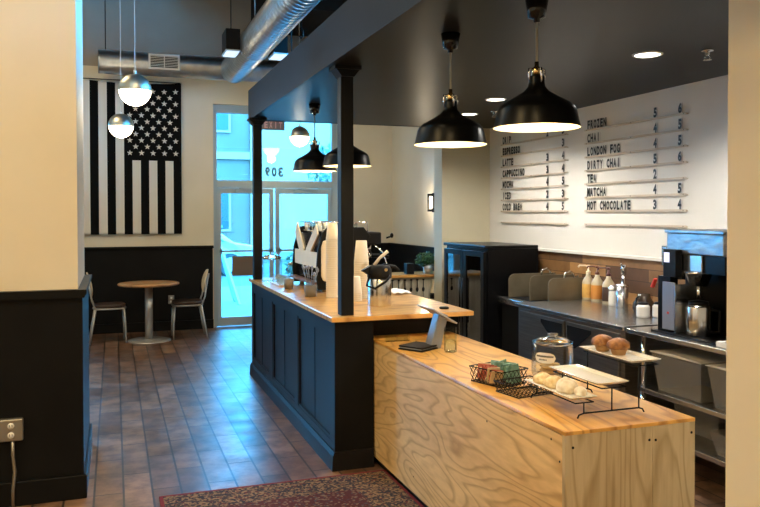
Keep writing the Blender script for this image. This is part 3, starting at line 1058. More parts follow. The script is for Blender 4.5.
# ================================================================= FLAG
def make_flag():
    X1, sw, Z0, Z1 = .905, .1095, 1.362, 3.475
    X0 = X1 - 13 * sw
    zc = 2.40
    nx, nz = 13 * 6, 60

    def pt(x, z):
        u = (x - X0)
        wv = .010 * math.sin(u * 9 + z * .8) + .006 * math.sin(u * 21 + z * 2.1)
        sag = 0
        if z > 3.2:
            sag = -.035 * math.sin(min(1, u / 1.42) * PI) * (z - 3.2) / .275
        return Vector((x, YF - .045 + wv, z + sag))
    mb = MB()
    G = [[mb.bm.verts.new(pt(X0 + sw * 13 * i / nx, Z0 + (Z1 - Z0) * j / nz)) for j in range(nz + 1)] for i in range(nx + 1)]
    for i in range(nx):
        st = i // 6
        for j in range(nz):
            zz = Z0 + (Z1 - Z0) * (j + .5) / nz
            canton = st >= 6 and zz > zc
            f = mb.bm.faces.new((G[i][j], G[i + 1][j], G[i + 1][j + 1], G[i][j + 1]))
            f.material_index = 1 if (canton or st % 2 == 0) else 0
            f.smooth = True
    cx0, cx1 = X0 + 6 * sw, X1
    for c in range(9):
        for r in range(11):
            if (c + r) % 2:
                continue
            cx = cx0 + (cx1 - cx0) * (c + 1) / 10
            cz = zc + (3.44 - zc) * (r + 1) / 12
            vs = []
            for k in range(10):
                a = PI / 2 + k * PI / 5
                rr = .041 if k % 2 == 0 else .0165
                p = pt(cx + math.cos(a) * rr, cz + math.sin(a) * rr)
                p.y -= .004
                vs.append(mb.bm.verts.new(p))
            ctr = pt(cx, cz); ctr.y -= .004
            cv = mb.bm.verts.new(ctr)
            for k in range(10):
                f = mb.bm.faces.new((vs[k], vs[(k + 1) % 10], cv))
                f.material_index = 0
    t = thing('wall_flag', 'large black and white stars and stripes flag hung vertically on the far wall', 'flag', (.19, YF - .045, Z0))
    cl = mb.build('cloth', [mat('flag_ivory_cloth', (.70, .64, .54), .85), mat('flag_black_cloth', (.006, .006, .006), .9, Specular_IOR_Level=.05)], t, fix=False)
    md = cl.modifiers.new('thick', 'SOLIDIFY')
    md.thickness = .003
    md.offset = 1
    MB().cyl((X0 + .02, YF - .03, Z1 + .006), (X1 - .01, YF - .03, Z1 + .006), .006).build('hanging_rod', M['black'], t)


make_flag()

# ================================================================= DUCTS AND OVERHEAD
t = thing('duct_run', 'horizontal galvanized duct along the far wall above the flag', 'duct', (.8, 10.75, 3.66))
r = .155
m_ = MB()
m_.lathe([(0, 0), (r, 0)] + [(r + (.006 if k % 4 == 1 else 0), .02 + k * .3) for k in range(13)] + [(r, 4.1), (0, 4.1)], (-.18, 10.75, 3.66), 36, axis='x')
m_.build('duct_pipe', M['duct'], t)
m_ = MB()
m_.box(.45, .85, 10.585, 10.63, 3.575, 3.775)
m_.box(.475, .825, 10.575, 10.586, 3.60, 3.75, 1)
gr = m_.build('vent_grille', [M['white'], M['blackmatte']], t)
m_ = MB()
for i in range(7):
    z = 3.612 + i * .021
    m_.box(.475, .825, 10.566, 10.575, z, z + .006)
m_.box(.645, .657, 10.564, 10.575, 3.60, 3.75)
m_.build('vent_louvre', M['white'], gr)
MB().cyl((-.09, 10.75, 3.815), (-.09, 10.75, ZC), .006).build('hanger_rod', M['blackmatte'], t)

t = thing('spiral_duct', 'big shiny spiral duct running overhead beside the black fascia', 'duct', (1.57, 5.5, 3.62))
prof = [(0, 0), (.18, 0)]
Y = 0.0
while Y < 8.55:
    prof += [(.18, Y + .07), (.187, Y + .078), (.187, Y + .088), (.18, Y + .096)]
    Y += .1
prof += [(0, Y)]
m_ = MB().lathe(prof, (1.57, 1.95, 3.62), 40, axis='y')
m_.build('duct_pipe', M['duct'], t)
for yy in (6.2, 8.9):
    m_ = MB()
    m_.lathe([(.188, -.02), (.194, -.02), (.194, .02), (.188, .02)], (1.57, yy, 3.62), 36, axis='y')
    m_.cyl((1.57, yy, 3.815), (1.57, yy, ZC), .005)
    m_.build('hanger_strap', M['duct'], t)

for xa, xb, lab in ((1.215, 1.375, 'black light box with glowing underside hanging left of the spiral duct'), (1.765, 1.925, 'black light box with glowing underside hanging right of the spiral duct')):
    t = thing('hanging_light_box', lab, 'light fixture', ((xa + xb) / 2, 8.9, 3.49), 'light boxes beside the spiral duct')
    MB().box(xa, xb, 8.75, 9.10, 3.515, 3.75).build('housing', M['blackmatte'], t)
    MB().box(xa - .005, xb + .005, 8.745, 9.105, 3.50, 3.5145).build('trim', M['alu'], t)
    MB().box(xa + .01, xb - .01, 8.76, 9.09, 3.492, 3.4995).build('diffuser', M['box_lit'], t)
    MB().cyl(((xa + xb) / 2, 8.92, 3.7505), ((xa + xb) / 2, 8.92, ZC), .006).build('hanger_rod', M['blackmatte'], t)

m_ = MB()
m_.cyl((1.91, 8.0, 3.62), (1.91, 8.0, ZC), .004, seg=6)
m_.tube([(1.91, 8.0, 3.63), (1.93, 8.0, 3.6), (1.93, 8.0, 3.55), (1.905, 8.0, 3.52), (1.885, 8.0, 3.55)], .008)
tag(m_.build('ceiling_hook', M['blackmatte']), 'black hook on a thin cable hanging above the fascia edge', 'hook')

# ---- globe pendants
def globe(loc, R, label, ztop=ZC, power=16):
    x, y, z = loc
    t = thing('globe_pendant', label, 'pendant lamp', loc, 'globe pendants with brass caps')
    ps = [(R * math.cos(a), R * math.sin(a)) for a in [-PI / 2 + PI / 2 * k / 10 for k in range(11)]]
    ps[0] = (0, -R)
    MB().lathe([(r * .965, h * .97) for r, h in ps], (x, y, z), 32).build('glass_globe', M['globe_glow'], t)
    ps = [(R * math.cos(a), R * math.sin(a)) for a in [PI / 2 * k / 10 for k in range(11)]]
    ps[-1] = (0, R)
    m_ = MB().lathe([(R * 1.0, -.008)] + ps, (x, y, z), 32)
    m_.build('metal_cap', mat('pewter_cap', (.62, .60, .52), .38, 1.0) if 'pewter_cap' not in bpy.data.materials else bpy.data.materials['pewter_cap'], t)
    m_ = MB().cyl((x, y, z + R - .002), (x, y, z + R + .03), .012)
    m_.cyl((x, y, z + R + .03), (x, y, ztop - .025), .0035, seg=8)
    m_.build('cord', M['white'], t)
    MB().cyl((x, y, ztop - .025), (x, y, ztop - .0005), .06, seg=20).build('canopy', M['white'], t)
    ptlight('globe_lamp', (x, y, z - R - .03), power, (1, .82, .52), t, R * .5)


globe((.172, 6.6, 2.665), .133, 'larger and nearer of the two globe pendants in front of the flag')
globe((.084, 9.2, 2.65), .140, 'smaller-looking, lower globe pendant in front of the flag stripes')
globe((2.405, 10.2, 2.70), .138, 'globe pendant hanging before the glass above the right door')


# ---- black dome pendants
def dome(loc, label):
    x, y, z = loc      # rim centre
    t = thing('dome_pendant', label, 'pendant lamp', (x, y, z), 'black dome pendants over the bar')
    out = [(.193, 0), (.186, .03), (.176, .075), (.168, .092), (.150, .108), (.10, .135), (.060, .160), (.040, .182), (.036, .20), (.036, .225), (.033, .232), (0, .232)]
    MB().lathe(out, (x, y, z), 48).build('shade', M['black'], t)
    inn = [(.191, .0005), (.183, .03), (.173, .073), (.164, .09), (.147, .104), (.098, .13), (.055, .155), (.03, .165), (0, .165)]
    MB().lathe(inn, (x, y, z), 48).build('shade_lining', M['shade_in'], t)
    MB().lathe([(.0, .226 + .007), (.022, .233), (.022, .262), (.016, .27), (.010, .275), (.010, .295), (0, .295)], (x, y, z), 20).build('brass_fitting', M['brass'], t)
    m_ = MB()
    for a in (0, PI / 2, PI, 1.5 * PI):
        m_.tube([(x + .034 * math.cos(a), y + .034 * math.sin(a), z + .20), (x + .040 * math.cos(a), y + .040 * math.sin(a), z + .235), (x + .038 * math.cos(a), y + .038 * math.sin(a), z + .262), (x + .02 * math.cos(a), y + .02 * math.sin(a), z + .262)], .005)
    m_.build('bracket', M['chrome'], t)
    MB().cyl((x, y, z + .29), (x, y, 2.50), .005, seg=10).build('cord', mat('linen_cord', (.35, .32, .26), .8) if 'linen_cord' not in bpy.data.materials else bpy.data.materials['linen_cord'], t)
    MB().lathe([(0, 2.50 - z), (.014, 2.50 - z), (.014, 2.515 - z), (.038, 2.52 - z), (.052, 2.5995 - z), (0, 2.5995 - z)], (x, y, z), 28).build('canopy', M['blackgloss'], t)
    MB().blob((x, y, z + .075), .030, .030, .036, 16, 10).build('bulb', M['bulb'], t)
    ptlight('pendant_lamp', (x, y, z + .03), 10, (1, .78, .46), t, .03)


dome((1.789, 2.99, 2.030), 'largest looking black dome pendant, in front of the menu')
dome((1.692, 3.70, 2.012), 'black dome pendant just right of the near column')
dome((1.75, 5.80, 2.022), 'black dome pendant half hidden behind the near column')
dome((1.655, 6.45, 2.015), 'farthest black dome pendant, in front of the glass doors')

# ---- recessed downlights
for k, (x, y, lab) in enumerate(((3.025, 3.79, 'nearest recessed downlight, in the dark ceiling above the menu'),
                                 (3.015, 5.69, 'recessed downlight between the two big dome pendants'),
                                 (3.22, 6.62, 'farthest recessed downlight, just right of the second dome pendant'))):
    t = thing('recessed_downlight', lab, 'downlight', (x, y, ZS), 'recessed downlights')
    MB().lathe([(.075, -.0005), (.09, -.0005), (.088, -.006), (.075, -.008)], (x, y, ZS), 32).build('trim_ring', M['white'], t)
    MB().lathe([(0, -.003), (.0745, -.003), (.0745, -.0005), (0, -.0005)], (x, y, ZS), 32).build('lens', M['led'], t)
    l = ptlight('downlight_lamp', (x, y, ZS - .02), 115 if k < 2 else 65, (1, .95, .87), t, .06, spot=math.radians(150))

for x, y, lab in ((3.28, 3.58, 'small chrome sprinkler head near the right wall edge'), (3.35, 6.35, 'small chrome sprinkler head beyond the second dome pendant')):
    t = thing('sprinkler_head', lab, 'sprinkler', (x, y, ZS))
    MB().lathe([(0, -.0005), (.035, -.0005), (.033, -.008), (.012, -.012), (.012, -.03), (0, -.03)], (x, y, ZS), 20).build('escutcheon', M['chrome'], t)
    m_ = MB()
    for a in (0, PI):
        m_.tube([(x + .01 * math.cos(a), y + .01 * math.sin(a), ZS - .028), (x + .022 * math.cos(a), y, ZS - .04), (x + .006 * math.cos(a), y, ZS - .056)], .0035)
    m_.lathe([(0, -.055), (.024, -.055), (.024, -.059), (0, -.059)], (x, y, ZS), 12)
    m_.build('deflector', M['chrome'], t)

# ---- exit sign
t = thing('exit_sign', 'small exit sign with red letters hanging at the soffit edge by the doors', 'sign', (1.6, 8.0, 2.55))
EX = 1.475
MB().box(EX, EX + .25, 8.0, 8.045, 2.535, 2.65).build('housing', mat('grey_sign_case', (.45, .45, .44), .5), t, bevel=.004)
write(MB(), 'EXIT', (EX + .03, 7.998, 2.55), (1, 0, 0), (0, 0, 1), .052, .036, .07).build('sign_letters', M['redtext'], t)
MB().tube([(EX + .1, 8.022, 2.6505), (EX + .1, 8.022, 2.9), (EX + .33, 8.022, 3.0), (EX + .33, 8.022, ZC)], .008).build('hanger_rod', M['blackmatte'], t)

# ---- wall sconce
t = thing('wall_sconce', 'small black wall sconce glowing on the bluish wall', 'wall lamp', (4.08, 9.42, 1.79))
MB().box(4.055, 4.0795, 9.37, 9.47, 1.66, 1.92).build('back_plate', M['black'], t, bevel=.004)
MB().cyl((4.02, 9.42, 1.72), (4.02, 9.42, 1.87), .022, seg=20).build('glass_tube', M['sconce_glow'], t)
m_ = MB()
m_.cyl((4.02, 9.42, 1.881), (4.02, 9.42, 1.91), .028, seg=20)
m_.cyl((4.02, 9.42, 1.67), (4.02, 9.42, 1.699), .028, seg=20)
m_.box(3.975, 3.985, 9.405, 9.435, 1.67, 1.91)
m_.build('cage', M['black'], t)
ptlight('sconce_lamp', (3.93, 9.42, 1.79), 7, (1, .8, .55), t, .04)

# ================================================================= MENU
def menu_row(z, ya, words, prices, lab):
    """rail from Y=ya going to smaller Y (reads left to right)"""
    t = thing('menu_rail', lab, 'menu rail', (XM, ya, z), 'rails of the wall menu')
    L = 1.285
    m_ = MB()
    m_.box(XM - .016, XM - .0006, ya - L, ya, z - .009, z - .001)
    m_.box(XM - .019, XM - .016, ya - L, ya, z - .010, z + .006)
    m_.build('rail_strip', M['rail'], t)
    p = MB()
    for yy in (ya - .03, ya - L / 2, ya - L + .03):
        p.cyl((XM - .0205, yy, z - .002), (XM - .0191, yy, z - .002), .004, seg=8)
    p.build('rail_pin', M['blackmatte'], t)

    def cards(txt, start, nm):
        for wrd in txt.split(' '):
            q = MB()
            write(q, wrd, (XM - .0085, start, z + .006), (0, -1, 0), (0, 0, 1), .047, .039, .078, 0)
            # clear edge of the last card
            e = start - .047 * len(wrd)
            q.box(XM - .0093, XM - .0085, e + .002, e + .0035, z, z + .082, 1)
            q.build(nm, [M['text'], M['guard']], t)
            start = e - .047
    if words:
        cards(words, ya - .03, 'menu_word')
    for off, pr in zip((.91, 1.185), prices):
        if pr:
            cards(pr, ya - off, 'price')


LEFT = [('DRIP', '23'), ('ESPRESSO', ' 3'), ('LATTE', '34'), ('CAPPUCCINO', '34'), ('MOCHA', '45'), ('ICED', '23'), ('COLD BREW', '45'), ('', '')]
RIGHT = [('FROZEN', '56'), ('CHAI', '45'), ('LONDON FOG', '45'), ('DIRTY CHAI', '56'), ('TEA', '2 '), ('MATCHA', '45'), ('HOT CHOCOLATE', '34'), ('', '')]
for (rows, ya, side) in ((LEFT, 7.40, 'left'), (RIGHT, 5.835, 'right')):
    for i, (wd, pr) in enumerate(rows):
        z = 2.386 - i * .1195
        lab = 'menu rail reading %s with prices, %s column' % (wd.lower(), side) if wd else 'empty menu rail at the bottom of the %s column' % side
        menu_row(z, ya, wd, [c.strip() for c in (pr + '  ')[:2]], lab)

# ================================================================= OUTLETS
t = thing('outlet_box', 'grey metal outlet box with its conduit on the black pier panel', 'outlet', (-.55, 4.715, .43))
MB().box(-.615, -.49, 4.675, 4.7145, .375, .50).build('cover', M['outletplate'], t, bevel=.008)
for z in (.41, .462):
    m_ = MB()
    m_.lathe([(0, -.004), (.017, -.004), (.018, 0), (0, 0)], (-.552, 4.675, z), 20, axis='y')
    o = m_.build('socket', M['white'], t)
    m_ = MB()
    m_.box(-.560, -.557, 4.6698, 4.6709, z - .004, z + .008)
    m_.box(-.547, -.544, 4.6698, 4.6709, z - .004, z + .008)
    m_.build('slot', M['blackmatte'], o)
MB().tube([(-.545, 4.69, .3745), (-.545, 4.688, .30), (-.535, 4.683, .2), (-.545, 4.683, .1), (-.545, 4.683, 0.001)], .0095).build('conduit', M['outletplate'], t)
t = thing('wall_outlet', 'small grey wall outlet between the cafe table and right chair', 'outlet', (.77, YF - .02, .43))
MB().box(.715, .795, YF - .03, YF - .0205, .375, .495).build('plate', M['outletplate'], t, bevel=.003)
for z in (.41, .46):
    MB().box(.740, .770, YF - .034, YF - .0302, z - .015, z + .015).build('socket', M['white'], t)

# ================================================================= ON THE BAR
BT = .9855


def jar(loc, R, H, label, name='glass_jar', content=None):
    x, y, z = loc
    t = thing(name, label, 'jar', loc)
    th = .004
    out = [(0, 0), (R * .93, 0), (R, .012), (R, H * .70), (R * .93, H * .76), (R * .86, H * .78), (R * .86 - th, H * .78), (R * .93 - th, H * .75), (R - th, H * .69), (R - th, .014), (0, .012)]
    MB().lathe(out[:6], (x, y, z), 36).build('jar_body', M['jarglass'], t)
    lid = [(R * .80, H * .745), (R * .95, H * .785), (R * .97, H * .81), (R * .60, H * .885), (R * .22, H * .92), (R * .16, H * .935), (R * .26, H * .965), (R * .24, H * .99), (0, H), ]
    MB().lathe([(0, H * .745)] + lid, (x, y, z), 36).build('lid', M['solidglass'], t)
    return t


jar((1.455, 7.36, BT), .10, .29, 'large lidded glass jar at the far end of the bar')
jar((1.70, 7.45, BT), .07, .20, 'smaller lidded glass jar behind the pots at the bar end')


def pot(loc, R, H, label, plant):
    x, y, z = loc
    t = thing('metal_pot', label, 'pot', loc, 'small grey pots on the bar')
    MB().lathe([(0, 0), (R * .8, 0), (R, H), (R - .004, H), (R * .8 - .004, .006), (0, .006)], (x, y, z), 24).build('pot_body', M['potgrey'], t)
    MB().lathe([(0, H - .02), (R - .006, H - .02), (0, H - .012)], (x, y, z), 20).build('soil', M['soil'], t)
    return t


pot((1.445, 6.56, BT), .046, .088, 'empty grey metal pot nearer the doors on the bar edge', False)
t = pot((1.475, 5.90, BT), .054, .092, 'grey metal pot holding dark spoons beside the espresso machine', True)
rnd = random.Random(5)
for i in range(8):
    a = i * 2 * PI / 8 + .3
    x, y = 1.475 + .025 * math.cos(a), 5.90 + .025 * math.sin(a)
    x2, y2 = 1.475 + .06 * math.cos(a), 5.90 + .06 * math.sin(a)
    h = .17 + rnd.random() * .06
    m_ = MB().tube([(x, y, BT + .082), (x2, y2, BT + h)], .0028)
    m_.blob((x2, y2, BT + h + .012), .011, .011, .017, 8, 6)
    tag(m_.build('teaspoon', M['bluegrey']), 'small teaspoon standing in the grey pot on the bar', 'spoon', 'teaspoons standing in the grey pot')

# tray under the far pots
tag(MB().box(1.40, 1.545, 6.78, 7.20, BT, BT + .012).build('serving_tray', M['chairwood'], bevel=.003), 'flat wooden tray on the bar between jars and espresso machine', 'tray')
for i, (x, y) in enumerate(((1.44, 6.84), (1.505, 6.90), (1.45, 6.97), (1.50, 7.05), (1.445, 7.13))):
    m_ = MB().lathe([(0, 0), (.026, 0), (.036, .075), (.033, .075), (.023, .004), (0, .004)], (x, y, BT + .0125), 18)
    o = m_.build('small_glass', M['jarglass'])
    tag(o, 'small clear glass standing on the wooden tray at the bar', 'glass', 'glasses on the wooden tray')

# ---- espresso machine
mx0, mx1, my0, my1 = 1.625, 2.17, 6.16, 7.08
t = thing('espresso_machine', 'big black espresso machine with cream trim behind the near column', 'espresso machine', (1.95, 6.5, BT))
MB().box(mx0 + .06, mx1 - .14, my0 + .03, my1 - .03, BT + .07, BT + .50).build('body', M['blackgloss'], t, bevel=.02)
side = [(mx0 - .02, .02), (mx0 - .035, .16), (mx0 - .02, .36), (mx0 + .02, .50), (mx0 + .06, .545), (mx1 - .16, .545), (mx1 - .1, .47), (mx1 - .13, .40), (mx0 + .24, .36), (mx0 + .20, .20), (mx0 + .26, .06), (mx0 + .24, .02)]
for ya in (my0, my1 - .03):
    MB().prism([(x, BT + z) for x, z in side], 'y', ya, ya + .028).build('side_panel', M['blackmatte'], t, bevel=.006)
# back of the machine: cream Y-shaped brace over black
yc = (my0 + my1) / 2
bk = MB()


def slat(p, q, wd, xa, xb):
    (ya, za), (yb, zb) = p, q
    d = Vector((yb - ya, zb - za)).normalized()
    n_ = Vector((-d.y, d.x)) * wd / 2
    poly = [(ya + n_.x, BT + za + n_.y), (yb + n_.x, BT + zb + n_.y), (yb - n_.x, BT + zb - n_.y), (ya - n_.x, BT + za - n_.y)]
    bk.prism(poly, 'x', xa, xb)


slat((my0 + .07, .53), (yc - .02, .30), .10, mx0 - .012, mx0 + .0)
slat((my1 - .08, .53), (yc + .12, .30), .13, mx0 - .0125, mx0 + .0)
slat((my0 + .032, .265), (my1 - .032, .265), .13, mx0 - .013, mx0 + .0)
bk.build('cream_brace', M['paper'], t)
MB().box(mx0 + .001, mx0 + .059, my0 + .029, my1 - .031, BT + .10, BT + .49).build('back_panel', M['blackgloss'], t)
MB().box(mx0 - .06, mx0 + .0, my0 + .029, my1 - .031, BT + .065, BT + .085).build('drip_shelf', mat('walnut_trim', (.16, .08, .05), .5), t)
m_ = MB()
m_.prism([(mx0 + .02, BT + .10), (mx0 + .055, BT + .09), (mx0 + .07, BT + .14), (mx0 + .07, BT + .40), (mx0 + .05, BT + .44), (mx0 + .02, BT + .43), (mx0 + .005, BT + .38), (mx0 + .005, BT + .14)], 'y', my0 - .028, my0 - .0005, smooth=False)
m_.build('cream_end_trim', M['paper'], t, bevel=.008)
MB().box(mx0 + .28, mx1 + .02, my0 + .06, my1 - .06, BT + .395, BT + .50).build('group_hood', M['blackmatte'], t, bevel=.012)
MB().box(mx0 + .18, mx1 + .02, my0 + .05, my1 - .05, BT + .035, BT + .068).build('drip_tray', M['steel'], t, bevel=.004)
for gy in (my0 + .22, yc, my1 - .22):
    m_ = MB()
    m_.cyl((mx1 - .06, gy, BT + .30), (mx1 - .06, gy, BT + .394), .035, seg=20)
    m_.cyl((mx1 - .06, gy, BT + .27), (mx1 - .06, gy, BT + .30), .038, seg=20)
    o = m_.build('group_head', M['chrome'], t)
    MB().tube([(mx1 - .02, gy, BT + .285), (mx1 + .14, gy - .01, BT + .275)], [.012, .016]).build('portafilter_handle', M['black'], o)
for gy in (my0 + .05, my1 - .05):
    MB().tube([(mx1 - .05, gy, BT + .394), (mx1 + .02, gy - .01, BT + .33), (mx1 + .07, gy - .01, BT + .2), (mx1 + .06, gy - .01, BT + .09)], .006).build('steam_wand', M['chrome'], t)
    m_ = MB().cyl((mx1 + .06, gy, BT + .45), (mx1 + .10, gy, BT + .46), .008)
    m_.blob((mx1 + .11, gy, BT + .47), .016, .02, .022, 10, 6)
    m_.build('steam_knob', M['black'], t)
for a, b in ((mx0 + .05, my0 + .05), (mx1 - .08, my0 + .05), (mx0 + .05, my1 - .05), (mx1 - .08, my1 - .05)):
    MB().cyl((a, b, BT), (a, b, BT + .0695), .022).build('foot', M['chrome'], t)
m_ = MB()
for yy in (my0 + .03, my1 - .03):
    m_.tube([(mx0 + .04, yy, BT + .5), (mx0 + .04, yy, BT + .585), (mx1 - .12, yy, BT + .585), (mx1 - .12, yy, BT + .5)], .006)
m_.tube([(mx0 + .04, my0 + .03, BT + .585), (mx0 + .04, my1 - .03, BT + .585)], .006)
m_.box(mx0 + .05, mx1 - .13, my0 + .04, my1 - .04, BT + .501, BT + .512)
m_.build('cup_rail', M['chrome'], t)
k = 0
for i in range(5):
    for j in range(7):
        if (i * 7 + j) % 5 == 4:
            continue
        x, y = mx0 + .11 + i * .075, my0 + .12 + j * .13
        if x > mx1 - .16:
            continue
        o = MB().lathe([(0, 0), (.024, 0), (.032, .07), (.029, .07), (.022, .006), (0, .006)], (x, y, BT + .5125), 16)
        o = o.build('espresso_cup', M['jarglass'] if (i + j) % 2 else M['ceramic'])
        tag(o, 'clear glass cup standing on top of the espresso machine' if (i + j) % 2 else 'white cup standing on top of the espresso machine', 'cup',
            'glass cups on the espresso machine' if (i + j) % 2 else 'white cups on the espresso machine')

# ---- stacks of paper cups, mouth down
def cupmesh(R, H):
    m_ = MB().lathe([(R - .002, .0015), (R + .0006, 0), (R + .0012, .003), (R, .006), (R * .72, H), (0, H), (0, H - .006), (R * .70, H - .007), (R - .003, .007), (R - .002, .0015)], (0, 0, 0), 24)
    return m_.build('paper_cup', M['paper'], local=True)


def stack(loc, n, R, H, pitch, label, group):
    c0 = cupmesh(R, H)
    for i in range(n):
        c = c0 if i == 0 else c0.copy()
        if i:
            C.objects.link(c)
        c.location = (loc[0], loc[1], loc[2] + i * pitch)
        tag(c, label, 'cup', group)


stack((1.632, 5.81, BT), 27, .051, .13, .0175, 'cream paper cup in the tall upturned stack left of the near column', 'paper cups in the stack left of the column')
stack((1.825, 5.66, BT), 17, .058, .17, .0175, 'cream paper cup in the tall stack right of the near column', 'paper cups in the stack right of the column')
stack((1.722, 5.50, BT), 5, .053, .13, .014, 'cream paper cup in the short stack beside the near column', 'paper cups in the short stack')

# ---- knock box / grinder doser (black low thing)
t = thing('knock_box', 'small black round knock box beside the airpot on the bar', 'container', (1.98, 5.75, BT))
MB().lathe([(0, 0), (.06, 0), (.07, .10), (.065, .10), (.055, .01), (0, .01)], (1.98, 5.75, BT), 24).build('tub', M['black'], t)
MB().cyl((1.925, 5.75, BT + .085), (2.035, 5.75, BT + .085), .008).build('bar', M['black'], t)

# ---- airpot
ax, ay = 1.80, 5.16
t = thing('airpot', 'stainless airpot with black lid and pump lever on the bar', 'airpot', (ax, ay, BT))
MB().lathe([(0, 0), (.082, 0), (.085, .006), (.085, .19), (.080, .198), (0, .198)], (ax, ay, BT), 40).build('steel_body', M['thermos'], t)
m_ = MB().lathe([(0, .1985), (.084, .1985), (.088, .21), (.088, .255), (.075, .285), (.05, .292), (0, .292)], (ax, ay, BT), 36)
m_.prism([(ax - .135, BT + .255), (ax - .075, BT + .29), (ax - .05, BT + .24), (ax - .09, BT + .225)], 'y', ay - .025, ay + .025)
m_.build('lid', M['blackmatte'], t)
m_ = MB()
m_.tube([(ax - .085, ay - .03, BT + .22), (ax - .11, ay - .045, BT + .15), (ax - .06, ay - .075, BT + .13), (ax + .02, ay - .09, BT + .18), (ax + .06, ay - .07, BT + .22)], .009)
m_.build('carry_handle', M['black'], t)
m_ = MB()
m_.tube([(ax - .04, ay, BT + .29), (ax + .0, ay, BT + .34), (ax + .06, ay - .01, BT + .39)], [.012, .011, .013])
m_.build('pump_lever', M['paper'], t)
MB().tube([(ax + .03, ay, BT + .285), (ax + .12, ay, BT + .275), (ax + .15, ay, BT + .25)], [.02, .012, .008]).build('spout', M['blackmatte'], t)
MB().cyl((ax + .02, ay - .082, BT + .262), (ax + .02, ay - .0875, BT + .262), .012).build('badge', M['brass'], t)

# ---- folded cloth
m_ = MB()
n = 12
G = []
for i in range(n + 1):
    row = []
    for j in range(n + 1):
        u, v = i / n, j / n
        row.append(m_.bm.verts.new((2.15 + .15 * u, 5.80 + .30 * v, BT + .005 + .012 * math.sin(u * 7 + v * 3) ** 2 + .02 * (1 - abs(2 * u - 1)) * (1 - abs(2 * v - 1)))))
    G.append(row)
for i in range(n):
    for j in range(n):
        f = m_.bm.faces.new((G[i][j], G[i + 1][j], G[i + 1][j + 1], G[i][j + 1])); f.smooth = True
o = m_.build('bar_cloth', M['cloth'], fix=False)
md = o.modifiers.new('t', 'SOLIDIFY'); md.thickness = .004; md.offset = 1
tag(o, 'crumpled white bar cloth lying on the bar right of the airpot', 'cloth')
# dark puck on bar top near corner
m_ = MB().lathe([(0, 0), (.032, 0), (.034, .008), (.030, .014), (0, .014)], (2.16, 4.83, BT), 24)
tag(m_.build('coaster', M['blackmatte']), 'small black disc lying near the right corner of the bar top', 'coaster')

# ---- back counter plant, box, bottle
t = thing('potted_plant', 'bushy dark plant in a silver pot on the back counter ledge', 'plant', (3.44, 8.15, .9505))
MB().lathe([(0, 0), (.05, 0), (.065, .11), (.06, .11), (.045, .006), (0, .006)], (3.44, 8.15, .9505), 24).build('pot', M['galv'], t)
foliage(MB(), (3.42, 8.15, 1.115), .13, .11, .085, 420, .026, 8).build('foliage', M['leaf'], t, fix=False)
tag(MB().box(3.16, 3.25, 8.1, 8.2, .9505, 1.07).build('black_canister', M['blackmatte'], bevel=.006), 'small black canister on the back ledge left of the plant', 'canister')
t = thing('syrup_bottle', 'pale slim bottle with black band hanging under the back counter ledge', 'bottle', (3.385, 7.97, .66))
MB().lathe([(0, 0), (.032, 0), (.034, .01), (.034, .13), (.014, .17), (.012, .24), (0, .24)], (3.42, 7.95, .66), 20).build('bottle_body', M['bottlepl'], t)
MB().lathe([(.0345, .02), (.036, .02), (.036, .085), (.0345, .085)], (3.42, 7.95, .66), 20).build('black_band', M['blackmatte'], t)
MB().box(3.385, 3.455, 7.915, 8.03, .645, .6595).build('bracket', M['chrome'], t)

# ================================================================= ON THE PLYWOOD COUNTER
PT = PZ + .0005
# tablet register
t = thing('tablet_register', 'tilted tablet register on a blue-grey stand, facing the barista', 'tablet', (1.86, 4.33, PT))
A = Vector((1.79, 4.42, 1.072)); ey = Vector((0, -1, 0)); ex = Vector((.865, 0, -.50)); nn = ex.cross(ey).normalized()


def slab(mb, o, u, v, n_, lu, lv, th, mi=0):
    P = [o, o + u * lu, o + u * lu + v * lv, o + v * lv]
    lo = [mb.bm.verts.new(p) for p in P]
    hi = [mb.bm.verts.new(p + n_ * th) for p in P]
    for a_ in (lo, hi):
        mb.bm.faces.new(a_).material_index = mi
    for i in range(4):
        mb.bm.faces.new((lo[i], lo[(i + 1) % 4], hi[(i + 1) % 4], hi[i])).material_index = mi


if nn.z < 0:
    nn = -nn
m_ = MB(); slab(m_, A, ex, ey, nn, .185, .25, .009)
m_.build('tablet', M['silverpaint'], t, bevel=.002)
m_ = MB(); slab(m_, A + ex * .012 + ey * .012 + nn * .0092, ex, ey, nn, .161, .226, .001)
m_.build('screen', M['blackgloss'], t)
m_ = MB()
pl = [(1.80, PT), (1.875, PT), (1.925, 1.025), (1.868, 1.047)]
m_.prism(pl, 'y', 4.24, 4.33)
m_.build('stand', M['bluegrey'], t, bevel=.006)

# tumbler of water
t = thing('water_glass', 'tall clear water glass standing beside the tablet stand', 'glass', (1.885, 4.125, PT))
MB().lathe([(0, 0), (.034, 0), (.037, .006), (.038, .145)], (1.885, 4.125, PT), 28).build('tumbler', M['jarglass'], t)
MB().lathe([(0, .004), (.033, .004), (.036, .012), (.0365, .07), (0, .07)], (1.885, 4.125, PT), 28).build('water', M['jarglass'], t)
# check presenter / wallet
t = thing('bill_folder', 'black leather bill folder lying at the near edge left of the glass', 'folder', (1.76, 4.27, PT))
rz = Matrix.Rotation(math.radians(32), 3, 'Z')
MB().box(1.655, 1.84, 4.19, 4.37, PT, PT + .010, rot=rz).build('cover', M['blackmatte'], t, bevel=.003)
MB().box(1.66, 1.835, 4.20, 4.36, PT + .0105, PT + .016, rot=rz).build('inner_page', M['bluegrey'], t)
MB().box(1.657, 1.838, 4.192, 4.368, PT + .0165, PT + .026, rot=rz).build('cover', M['blackmatte'], t, bevel=.003)
